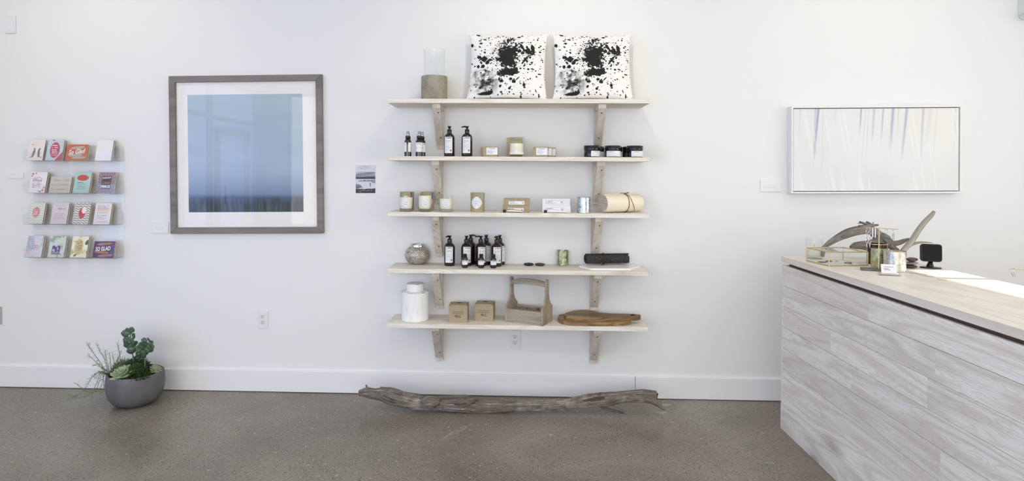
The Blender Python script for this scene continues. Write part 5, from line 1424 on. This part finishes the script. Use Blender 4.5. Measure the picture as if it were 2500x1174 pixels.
# keep the bar passing through the post
off = lq0 + (lq1 - lq0) * ((2145 - 2106.4) / (2191.5 - 2106.4)); lq0 = lq0 - Vector((off.x, off.y, 0)); lq1 = lq1 - Vector((off.x, off.y, 0))
MB().tube([lq0, lq1], .0016, 8).build('bar', PALE_BRASS, t, smooth=True)
mz = Matrix.Translation(pb) @ Matrix.Rotation(R(-24), 4, 'Z')
def chain_mb(n_, l_, w_, th_):
    b_ = MB()
    for k_ in range(n_):
        zc = -.010 - l_ * .5 - k_ * (l_ - th_ * 1.5)
        pts = [((w_ * math.cos(a_)) if k_ % 2 == 0 else .35 * w_ * math.cos(a_), (.35 * w_ if k_ % 2 == 0 else w_ * .7) * math.cos(a_), zc + l_ / 2 * math.sin(a_)) for a_ in np.linspace(0, 2 * PI, 17)]
        b_.tube(pts, th_, 6, caps=False)
    return b_
def earring(s_, kind, lab):
    p_ = mz @ (lq0 + (lq1 - lq0) * s_)
    e = thing('earring', lab, 'earring', p_, R(-24), 'earrings on the T stand')
    MB().tube([(0, -.003, -.004), (0, -.002, .0015), (0, 0, .0028), (0, .0025, .001), (0, .003, -.010)], .0007, 6).build('ear_hook', JEWEL, e)
    if kind == 'chain': chain_mb(4, .023, .0042, .0011).build('drop_chain', JEWEL, e, smooth=True)
    elif kind == 'bar': MB().box(-.0018, .0018, -.0012, .0012, -.045, -.003).build('drop_bar', JEWEL, e, bevel=.0004)
    else:
        MB().tube([(.0055 * math.cos(a_), 0, -.012 + .011 * math.sin(a_)) for a_ in np.linspace(0, 2 * PI, 21)], .0012, 6, caps=False).build('hoop', JEWEL, e, smooth=True)
        if kind == 'hoopdrop': MB().tube([(.0032 * math.cos(a_), 0, -.040 + .018 * math.sin(a_)) for a_ in np.linspace(0, 2 * PI, 21)], .0008, 6, caps=False).build('long_loop', BLACKM, e)
earring(.10, 'chain', 'leftmost long chain link earring on the T stand')
earring(.19, 'chain', 'second long chain link earring from the left on the T stand')
earring(.27, 'bar', 'left straight silver bar earring on the T stand')
earring(.345, 'bar', 'right straight silver bar earring on the T stand')
earring(.66, 'hoop', 'small hoop earring right of the post on the T stand')
earring(.85, 'hoopdrop', 'hoop earring with a long dark loop at the bar end')
# acrylic sign with card
q = PC(2171, 672)
t = thing('acrylic_sign', 'small clear acrylic sign holder with a white card on the counter', 'sign', q, R(-16))
MB().box(-.046, .046, -.018, .018, 0, .009).build('foot', ACRYL, t, bevel=.001)
mt = Matrix.Translation((.0, 0, .009)) @ Matrix.Rotation(R(-22), 4, 'X')
MB().box(-.031, .031, -.001, .001, 0, .042, mt).build('card', WHITE_CARD, t)
b = MB()
for z_, w_ in ((.030, .038), (.022, .020), (.016, .026)): b.box(-.02, -.02 + w_, -.0014, -.001, z_ - .0012, z_ + .0012, mt)
b.build('small_print', INK_GREY, t)
# flat stones behind the silver votive
q = PC(2222, 654)
for k_, (rx, ry_, rz_, dz, mat, lab) in enumerate(((.034, .026, .0085, 0, STONE_G, 'grey flat stone at the bottom of the small stone pile'), (.036, .027, .0075, .0170, M('banded_stone', (150, 146, 140), .5, mottle=((120, 114, 108), 40, .4, .6)), 'light grey flat stone in the middle of the small pile'), (.033, .025, .0105, .0320, STONE_B, 'brown flat stone topping the small stone pile'))):
    pebble((q.x + .004 * k_, q.y, CZ + dz), rx, ry_, rz_, 20 * k_, mat, lab, 'stones on the counter', seed=10 + k_)
# black square device on a stand
q = PC(2272, 654.5); sd = ppm(q)
t = thing('tablet_stand', 'black rounded square device on a curved foot', 'device', q, R(-22))
hs_ = 25.0 / sd; zc = (654.5 - 617) / sd
def rrect(w_, h_, r2, n_=6):
    pts = []
    for cx, cy, a0 in ((w_ - r2, h_ - r2, 0), (-w_ + r2, h_ - r2, PI / 2), (-w_ + r2, -h_ + r2, PI), (w_ - r2, -h_ + r2, 1.5 * PI)):
        for k_ in range(n_ + 1): pts.append((cx + r2 * math.cos(a0 + PI / 2 * k_ / n_), cy + r2 * math.sin(a0 + PI / 2 * k_ / n_)))
    return pts
mt = Matrix.Translation((0, 0, zc)) @ Matrix.Rotation(R(90 - 4), 4, 'X')
MB().prism(rrect(hs_ * .88, hs_ * .86, .014), -.012, .012, mt).build('body', BLACKM, t, bevel=.003, smooth=40)
MB().prism(rrect(hs_ * .76, hs_ * .74, .010), .012, .0128, mt).build('screen', SCREEN, t)
MB().tube([(0, .012, .006), (0, .010, .020), (0, .002, zc - hs_ * .86)], [.017, .012, .009], 14).build('neck', BLACKM, t, smooth=True)
MB().lathe([(.042, 0), (.0455, .002), (.044, .006), (.02, .0075)], 36, sy=.62).build('foot', BLACKM, t, smooth=True)

# ================================================================== DRIFTWOOD
def resample(pts, m):
    P = [np.array([*p[:3], p[3]], float) for p in pts]; out = []
    n_ = len(P)
    for k_ in range(m):
        f_ = (n_ - 1) * k_ / (m - 1); i = min(int(f_), n_ - 2); u_ = f_ - i
        p0, p1, p2, p3 = P[max(i - 1, 0)], P[i], P[i + 1], P[min(i + 2, n_ - 1)]
        out.append(.5 * ((2 * p1) + (-p0 + p2) * u_ + (2 * p0 - 5 * p1 + 4 * p2 - p3) * u_ ** 2 + (-p0 + 3 * p1 - 3 * p2 + p3) * u_ ** 3))
    return out
def branch(acc, pts, m=60, n=22, seed=0, rough=.16, jag=(0, 0), zmin=None):
    """acc = (verts, faces, colours)"""
    S = resample(pts, m); V_, F_, C_ = acc; base = len(V_); s_len = 0; nrm = None
    for i, p in enumerate(S):
        c = Vector(p[:3]); r = max(.0015, p[3])
        t_ = (Vector(S[min(i + 1, m - 1)][:3]) - Vector(S[max(i - 1, 0)][:3])).normalized()
        if nrm is None:
            ref = Vector((0, 0, 1)) if abs(t_.z) < .8 else Vector((1, 0, 0)); nrm = t_.cross(ref).normalized()
        else: s_len += (c - Vector(S[i - 1][:3])).length
        nrm = (nrm - t_ * nrm.dot(t_)).normalized(); bn = t_.cross(nrm)
        for k_ in range(n):
            a_ = 2 * PI * k_ / n; ca, sa = math.cos(a_), math.sin(a_)
            u1 = np.array([s_len * 9 + seed * 5.1]); 
            n1 = float(fbm(np.array([s_len * 7 + seed * 3.3 + ca * 1.3]), np.array([sa * 1.6 + seed]), seed + 1, 3)[0]) - .44
            n2 = float(vnoise(np.array([s_len * 14 + seed]), np.array([k_ * 1.7 / n * 9 + .5]), seed + 9)[0]) - .5
            gro = -1.0 if vnoise(np.array([s_len * 3.5 + seed * 2]), np.array([k_ * 10.0 / n]), seed + 17)[0] > .80 else 0.0
            rr = r * (1 + rough * 2.2 * n1 + rough * .8 * n2 + gro * rough * 1.1)
            j_ = 0.0
            if i == 0 and jag[0]: j_ = -jag[0] * vnoise(np.array([k_ * .9]), np.array([.3]), seed + 3)[0]
            if i == m - 1 and jag[1]: j_ = jag[1] * vnoise(np.array([k_ * .9]), np.array([.3]), seed + 4)[0]
            q = c + (nrm * ca + bn * sa) * rr + t_ * j_
            if zmin is not None: q.z = max(q.z, zmin)
            V_.append(tuple(q)); C_.append((s_len, abs(2.0 * k_ / n - 1), .8 if gro else 0.0, 1))
    for i in range(m - 1):
        for k_ in range(n):
            a_, b_ = base + i * n + k_, base + i * n + (k_ + 1) % n; F_.append((a_, b_, b_ + n, a_ + n))
    F_.append(tuple(range(base + n - 1, base - 1, -1))); F_.append(tuple(range(base + (m - 1) * n, base + m * n)))
def drift_obj(name, acc, mat, parent=None):
    me = bpy.data.meshes.new(name); me.from_pydata(acc[0], [], acc[1])
    at_ = me.color_attributes.new('Col', 'FLOAT_COLOR', 'POINT'); at_.data.foreach_set('color', np.array(acc[2], np.float32).ravel())
    return link(name, me, mat, parent, smooth=55)
# the log on the ground
LY = -.28
def lp(x, yt, yb, y=LY):
    p0, p1 = onY(850 + x / 3.086, 900 + yt / 3.086, y), onY(850 + x / 3.086, 900 + yb / 3.086, y)
    c = (p0 + p1) / 2; return (c.x, c.y, c.z, (p0.z - p1.z) / 2)
LOG = [(86, 160, 206), (140, 142, 214), (200, 150, 226), (260, 145, 242), (320, 162, 268), (400, 182, 288), (480, 198, 303), (560, 204, 309), (640, 212, 312), (720, 211, 318), (800, 208, 323), (880, 206, 328), (940, 220, 330), (1000, 228, 329),
       (1100, 231, 326), (1200, 231, 323), (1300, 232, 319), (1400, 232, 318), (1500, 232, 316), (1600, 226, 313), (1700, 216, 309), (1800, 201, 299), (1880, 186, 291), (1950, 180, 283), (2050, 172, 258), (2150, 160, 250), (2230, 154, 250), (2310, 168, 240)]
pts = [lp(*a) for a in LOG]
low = min(p[2] - p[3] for p in pts)
acc = ([], [], [])
branch(acc, pts, 240, 56, 3, .19, (.004, .02))
def lq(x, y, r, yy): p = onY(850 + x / 3.086, 900 + y / 3.086, yy); return (p.x, p.y, p.z, r)
branch(acc, [lq(1890, 255, .026, LY), lq(1950, 285, .020, LY - .01), lq(2000, 303, .016, LY - .03), lq(2040, 318, .012, LY - .045), lq(2078, 330, .009, LY - .055)], 26, 16, 5, .1)
branch(acc, [lq(2200, 212, .026, LY - .01), lq(2280, 232, .023, LY - .015), lq(2330, 262, .017, LY - .02), lq(2365, 293, .011, LY - .025), lq(2385, 310, .004, LY - .03)], 26, 16, 6, .14)
branch(acc, [lq(1890, 205, .014, LY - .01), lq(1902, 186, .008, LY - .015), lq(1908, 178, .004, LY - .015)], 8, 10, 7, .1)
branch(acc, [lq(150, 165, .010, LY), lq(145, 145, .008, LY), lq(138, 128, .005, LY)], 8, 10, 8, .2, (0, .01))
# torn bark ridge along the left half
branch(acc, [lq(240, 150, .012, LY + .005), lq(330, 166, .015, LY), lq(420, 190, .013, LY - .01), lq(520, 208, .014, LY - .01), lq(640, 218, .013, LY - .01), lq(760, 216, .012, LY - .01), lq(880, 212, .012, LY - .015), lq(950, 232, .006, LY - .02)], 70, 14, 12, .42)
branch(acc, [lq(560, 262, .020, LY - .045), lq(620, 250, .030, LY - .04), lq(690, 248, .016, LY - .04)], 26, 14, 13, .4)
branch(acc, [lq(800, 262, .012, LY - .048), lq(870, 262, .020, LY - .045), lq(940, 238, .014, LY - .035), lq(980, 232, .006, LY - .03)], 26, 14, 14, .4)
zl = min(v[2] for v in acc[0]); 
acc = ([(x, y, max(z - zl * 0, .0008)) for x, y, z in acc[0]], acc[1], acc[2])
o = drift_obj('driftwood_log', acc, DRIFT); tag(o, 'long grey weathered driftwood log lying against the baseboard', 'log')

# sculpture on the counter
DY = CY - .115
def dp(x, y, r, dy=0.0):
    p = onY(1880 + x / 4.891, 480 + y / 4.891, DY + dy); return (p.x, p.y, p.z, r / 4.891 / ppm(p))
acc = ([], [], [])
branch(acc, [dp(640, 606, 20), dp(720, 545, 32), dp(850, 470, 46), dp(980, 420, 54), dp(1080, 402, 52), dp(1170, 400, 48), dp(1250, 430, 58), dp(1300, 490, 62), dp(1330, 570, 60), dp(1345, 660, 50), dp(1350, 740, 40)], 70, 24, 21, .13, (.012, 0))
branch(acc, [dp(975, 605, 26), dp(1020, 585, 42), dp(1090, 580, 50), dp(1180, 580, 62), dp(1270, 560, 66), dp(1330, 530, 50)], 36, 22, 22, .2, (.01, 0))
branch(acc, [dp(1270, 450, 46), dp(1360, 490, 50, -.02), dp(1410, 540, 48, -.03), dp(1440, 590, 38, -.03), dp(1490, 620, 26, -.03), dp(1535, 636, 12, -.03)], 40, 20, 23, .2)
branch(acc, [dp(1400, 545, 36, .01), dp(1470, 560, 34, .01), dp(1540, 550, 30, .01), dp(1600, 528, 25, .01), dp(1650, 508, 14, .01)], 30, 18, 24, .15, (0, .012))
branch(acc, [dp(1060, 358, 22), dp(1140, 352, 24), dp(1220, 344, 20), dp(1282, 338, 12)], 22, 14, 25, .22, (0, .01))
branch(acc, [dp(1075, 302, 10), dp(1120, 318, 14), dp(1180, 338, 14), dp(1220, 350, 10)], 18, 12, 26, .2, (.008, 0))
branch(acc, [dp(1150, 300, 10), dp(1190, 318, 12), dp(1225, 342, 10)], 12, 12, 27, .2)
branch(acc, [dp(1235, 302, 4), dp(1222, 330, 7), dp(1215, 350, 8)], 8, 8, 28, .2)
branch(acc, [dp(1045, 318, 3), dp(1080, 316, 6), dp(1110, 318, 6)], 8, 8, 29, .2)
branch(acc, [dp(1330, 470, 30, -.03), dp(1400, 480, 26, -.04), dp(1435, 510, 14, -.04)], 14, 14, 31, .25)
branch(acc, [dp(660, 590, 22), dp(640, 640, 22), dp(630, 720, 16)], 14, 14, 32, .15)
zl = min(v[2] for v in acc[0]); acc = ([(x, y, max(z, CZ + .0005)) for x, y, z in acc[0]], acc[1], acc[2])
o = drift_obj('driftwood_piece', acc, DRIFT2); tag(o, 'gnarled grey driftwood piece arching behind the glass box', 'driftwood')
acc = ([], [], [])
bd_ = (SVQ.y + SVR + .05) - DY
branch(acc, [dp(1450, 850, 22, bd_), dp(1520, 745, 28, bd_), dp(1595, 640, 31, bd_), dp(1690, 530, 32, bd_), dp(1780, 390, 31, bd_), dp(1850, 300, 29, bd_), dp(1925, 222, 25, bd_), dp(1960, 175, 17, bd_)], 50, 18, 41, .09)
branch(acc, [dp(1660, 590, 14, bd_), dp(1720, 562, 16, bd_), dp(1780, 548, 15, bd_), dp(1860, 545, 9, bd_), dp(1942, 552, 3, bd_)], 26, 12, 42, .12)
acc = ([(x, y, max(z, CZ + .0005)) for x, y, z in acc[0]], acc[1], acc[2])
o = drift_obj('driftwood_branch', acc, DRIFT3); tag(o, 'pale forked driftwood branch slanting up behind the champagne votive', 'driftwood')

# ================================================================== PLANTER
PY = -.238
PX = xat(331, PY, .10)
t = thing('planter_bowl', 'round dark grey cement planter bowl on the concrete ground', 'planter', (PX, PY, 0))
RP = .162
prof = [(.070, 0), (.098, .004), (.124, .020), (.146, .050), (.158, .090), (RP, .130), (RP - .002, .165), (RP - .006, .192), (RP - .008, .194), (RP - .018, .194), (RP - .020, .190), (RP - .022, .150)]
MB().lathe(prof, 64, True, False).build('bowl', POT, t, smooth=True)
MB().lathe([(RP - .0215, .168), (.10, .178), (.02, .182)], 40, True, True).build('soil', SOIL, t, smooth=True)
ZS = .178
def zp4(x, y, yy): return onY(120 + x / 4.347, 760 + y / 4.347, yy)
# obovate leaf mesh, unit length along +x, lying in xy
def leaf_mesh(name, wd, th, mat, curl=.0, tip=0.0):
    vs, fs = [], []; m_, n_ = 7, 8
    for i in range(m_ + 1):
        s_ = i / m_; w_ = wd * math.sin(PI * min(1, s_ ** (1.35 - tip))) ** .75 * (.5 if 0 < s_ < 1 else 0) + (.03 if i == 0 else .004)
        for k_ in range(n_):
            a_ = 2 * PI * k_ / n_; vs.append((s_, w_ * math.cos(a_), th * math.sin(a_) * (math.sin(PI * (.12 + .8 * s_))) + curl * s_ * s_))
    for i in range(m_):
        for k_ in range(n_): fs.append((i * n_ + k_, i * n_ + (k_ + 1) % n_, (i + 1) * n_ + (k_ + 1) % n_, (i + 1) * n_ + k_))
    fs += [tuple(range(n_ - 1, -1, -1)), tuple(range(m_ * n_, m_ * n_ + n_))]
    me = bpy.data.meshes.new(name); me.from_pydata(vs, [], [f_[::-1] for f_ in fs]); me.polygons.foreach_set('use_smooth', [True] * len(fs)); me.materials.append(mat); return me
def put_leaf(me, parent, p, d, up, sc):
    o = bpy.data.objects.new('leaf', me); COL.objects.link(o); o.parent = parent
    x = Vector(d).normalized(); z = Vector(up); z = (z - x * z.dot(x)).normalized(); y = z.cross(x)
    mm = Matrix.Identity(4)
    for i in range(3): mm[i][0], mm[i][1], mm[i][2] = x[i] * sc, y[i] * sc, z[i] * sc
    o.matrix_basis = Matrix.Translation(p) @ mm
    return o
JL = leaf_mesh('leaf', .72, .08, JADE, .10)
rs = random.Random(11)
def jade(stem, leaves, yy, lab):
    base = zp4(*stem[0], yy); base = Vector((base.x, yy, ZS))
    t = thing('jade_plant', lab, 'plant', base, 0, 'jade cuttings')
    sp_ = [Vector((0, 0, 0))] + [zp4(x, y, yy) - base for x, y in stem[1:]]
    MB().tube(sp_, [.0048] + [.0036] * (len(sp_) - 2) + [.0022], 8).build('stem', STEMM, t, smooth=True)
    for (x, y, ln, ang) in leaves:
        c = zp4(x, y, yy) - base; l_ = ln / 4.347 / 375 * 1.12; a_ = R(ang)
        l_ *= 1.22; d = Vector((math.cos(a_), rs.uniform(-.55, .25), math.sin(a_))).normalized()
        p = c - d * l_ * .5
        put_leaf(JL, t, p + Vector((0, rs.uniform(-.020, .004), 0)), d, (rs.uniform(-.3, .3), -1.0, rs.uniform(-.2, .9)), l_)
jade([(905, 560), (890, 470), (875, 420), (868, 330), (862, 240), (865, 200)],
     [(885, 195, 62, 60), (842, 196, 44, 110), (820, 232, 74, 178), (898, 257, 62, -25), (820, 288, 66, 205), (906, 305, 72, -8), (836, 318, 48, 140), (828, 362, 62, 110), (902, 346, 60, 20), (850, 372, 56, 80), (898, 402, 78, 190), (872, 300, 40, 90), (880, 360, 56, 60), (925, 330, 44, 0), (858, 398, 40, 240), (915, 385, 50, 30)], PY + .015, 'tall jade cutting rising from the planter')
jade([(1010, 540), (1020, 490), (1040, 430), (1060, 340), (1065, 300)],
     [(1068, 288, 34, 80), (1030, 300, 52, 170), (1088, 330, 46, -45), (1025, 338, 66, 150), (1078, 365, 70, -75), (1000, 362, 74, 120), (1055, 400, 84, 60), (962, 398, 74, 80), (950, 468, 84, 70), (1000, 450, 92, 40), (1030, 420, 80, 200), (1085, 395, 60, 250), (985, 420, 70, 100), (975, 480, 70, 20), (1000, 350, 40, 60)], PY + .005, 'shorter bushy jade cutting at the right of the planter')
# echeveria rosette
EL = leaf_mesh('leaf', .66, .11, ECHE, .16, .45)
c = zp4(805, 655, PY - .07); c = Vector((c.x + .006, PY - .088, ZS + .020))
t = thing('echeveria', 'pale green echeveria rosette at the front of the planter', 'plant', c)
t.rotation_euler = (R(16), R(-6), 0)
for k_ in range(44):
    f_ = k_ / 43; a_ = k_ * 2.39996; el = R(80 - 76 * f_ ** .75); l_ = .022 + .060 * f_ ** .9
    d = Vector((math.cos(a_) * math.cos(el), math.sin(a_) * math.cos(el), math.sin(el)))
    put_leaf(EL, t, Vector((0, 0, .014 * (1 - f_))) + d * .004, d, (-math.cos(a_), -math.sin(a_), 1.2), l_)
# two small spiky rosettes by the right rim
for (x, y, yy, sc, lab) in ((1175, 565, PY + .01, .034, 'small grey green rosette hugging the right rim of the planter'), (1125, 515, PY + .05, .034, 'small grey green rosette at the back right of the planter')):
    c = zp4(x, y, yy); c = Vector((min(c.x, PX + .118), yy, ZS + .012)); t = thing('small_rosette', lab, 'plant', c, 0, 'small rosettes'); t.rotation_euler = (R(12), R(14), 0)
    for k_ in range(30):
        f_ = k_ / 29; a_ = k_ * 2.39996; el = R(84 - 70 * f_ ** .8); d = Vector((math.cos(a_) * math.cos(el), math.sin(a_) * math.cos(el), math.sin(el)))
        put_leaf(EL, t, d * .004, d, (-math.cos(a_), -math.sin(a_), 1.2), sc * (.6 + .5 * f_))
# fine-leaved clumps: leaves too many to pick apart
def clump(name, lab, cx, cy, rx, ry_, hh, n_, ll, wd, mat, seed, droop=0.0):
    r2 = random.Random(seed); b_ = MB(); t = thing(name, lab, 'plant', (PX + cx, PY + cy, ZS - .004))
    for k_ in range(n_):
        a_ = r2.uniform(0, 2 * PI); q_ = math.sqrt(r2.random()); x, y = rx * q_ * math.cos(a_), ry_ * q_ * math.sin(a_)
        z = hh * (1 - q_ ** 2) * r2.uniform(.55, 1.0) + .006
        d = Vector((x / rx * .8 + r2.uniform(-.6, .6), y / ry_ * .8 + r2.uniform(-.6, .6), r2.uniform(.1, 1.0) - droop)).normalized()
        l_ = ll * r2.uniform(.6, 1.2); s_ = d.cross(Vector((0, 0, 1))).normalized() * wd; u_ = s_.cross(d).normalized() * wd * .5
        p = Vector((x, y, z)); m_ = p + d * l_ * .5
        b_.add([p, m_ + s_ + u_, p + d * l_, m_ - s_ + u_, m_ - u_], [(0, 4, 1), (0, 3, 4), (4, 2, 1), (4, 3, 2), (0, 1, 2, 3)])
    o = b_.build('foliage', mat, t); o['kind'] = 'stuff'; return t
clump('sedum', 'bushy green sedum spilling over the front rim of the planter', .050, -.072, .080, .066, .082, 1500, .017, .0026, SEDUM, 1)
clump('sedum', 'dark green leafy mound behind the tall jade cutting', -.02, .045, .080, .060, .085, 560, .030, .0042, JADE, 2)
clump('needle_mound', 'fine grey green needle mound at the left of the planter', -.085, .0, .048, .075, .080, 700, .034, .0014, TRAIL, 3)
# trailing needle-leaf plant
t = thing('trailing_plant', 'thin stemmed trailing plant spilling over the left side of the planter', 'plant', (PX - .085, PY + .0, ZS))
o0 = Vector((PX - .085, PY, ZS)); b_l = MB(); r2 = random.Random(8)
STEMS = [([(600, 640), (560, 570), (470, 440), (430, 385), (408, 352)], 0), ([(620, 640), (590, 510), (540, 425), (505, 345)], .02), ([(590, 640), (520, 562), (462, 505), (418, 472)], -.02), ([(760, 600), (752, 480), (740, 420), (725, 345)], .03),
         ([(640, 640), (610, 520), (595, 420)], .03), ([(660, 640), (650, 540), (640, 450)], .01), ([(690, 640), (690, 540), (670, 455)], -.01), ([(640, 640), (560, 600), (490, 570)], .01), ([(640, 650), (580, 610), (530, 560), (480, 570)], -.03),
         ([(640, 660), (560, 655), (500, 660), (440, 720), (400, 790), (330, 870), (270, 905), (188, 945)], -.03), ([(630, 675), (590, 740), (540, 815), (450, 872), (370, 908), (285, 915), (225, 885)], -.05), ([(620, 670), (560, 690), (500, 770), (460, 845), (395, 850), (290, 765)], -.02),
         ([(620, 680), (565, 760), (500, 830), (455, 855)], -.06), ([(610, 690), (575, 780), (580, 840), (540, 862)], -.07), ([(620, 670), (550, 670), (500, 700), (470, 690)], -.04), ([(630, 660), (540, 640), (505, 660)], -.01), ([(700, 600), (720, 520), (760, 440)], .02), ([(680, 620), (700, 560), (735, 500)], -.03)]
for pts_, dy in STEMS:
    P_ = [zp4(x, y, PY - .03 + dy * (i > 0)) for i, (x, y) in enumerate(pts_)]
    P_[0].z = max(P_[0].z, ZS); P_ = [Vector((p.x, p.y, max(p.z, .005))) for p in P_]
    if pts_[-1][1] > 680: P_[1].z = max(P_[1].z, .205)
    m_ = max(10, int(sum((P_[i + 1] - P_[i]).length for i in range(len(P_) - 1)) / .009))
    Q = resample([(p.x, p.y, p.z, .0012) for p in P_], m_); Q = [Vector(q[:3]) for q in Q]
    for q in Q: q.z = max(q.z, .004)
    MB().tube([q - o0 for q in Q], [.0014] * (m_ - 1) + [.0007], 5).build('stem', STEMM, t)
    for i in range(1, m_):
        d = (Q[i] - Q[i - 1]).normalized()
        for s_ in range(3 if i % 2 else 2):
            side = Vector((r2.uniform(-1, 1), r2.uniform(-1, 1), r2.uniform(-.6, 1))).normalized(); ld = (d * .8 + side).normalized(); l_ = r2.uniform(.014, .030)
            if Q[i].z + ld.z * l_ < .002: ld.z = abs(ld.z)
            w_ = ld.cross(Vector((.3, 1, .2))).normalized() * .0011; p = Q[i] - o0; u_ = w_.cross(ld).normalized() * .0007
            b_l.add([p, p + ld * l_ * .45 + w_, p + ld * l_, p + ld * l_ * .45 - w_, p + ld * l_ * .45 + u_], [(0, 1, 4), (0, 4, 3), (4, 1, 2), (4, 2, 3), (0, 3, 2, 1)])
o = b_l.build('needle_leaves', TRAIL, t); o['kind'] = 'stuff'
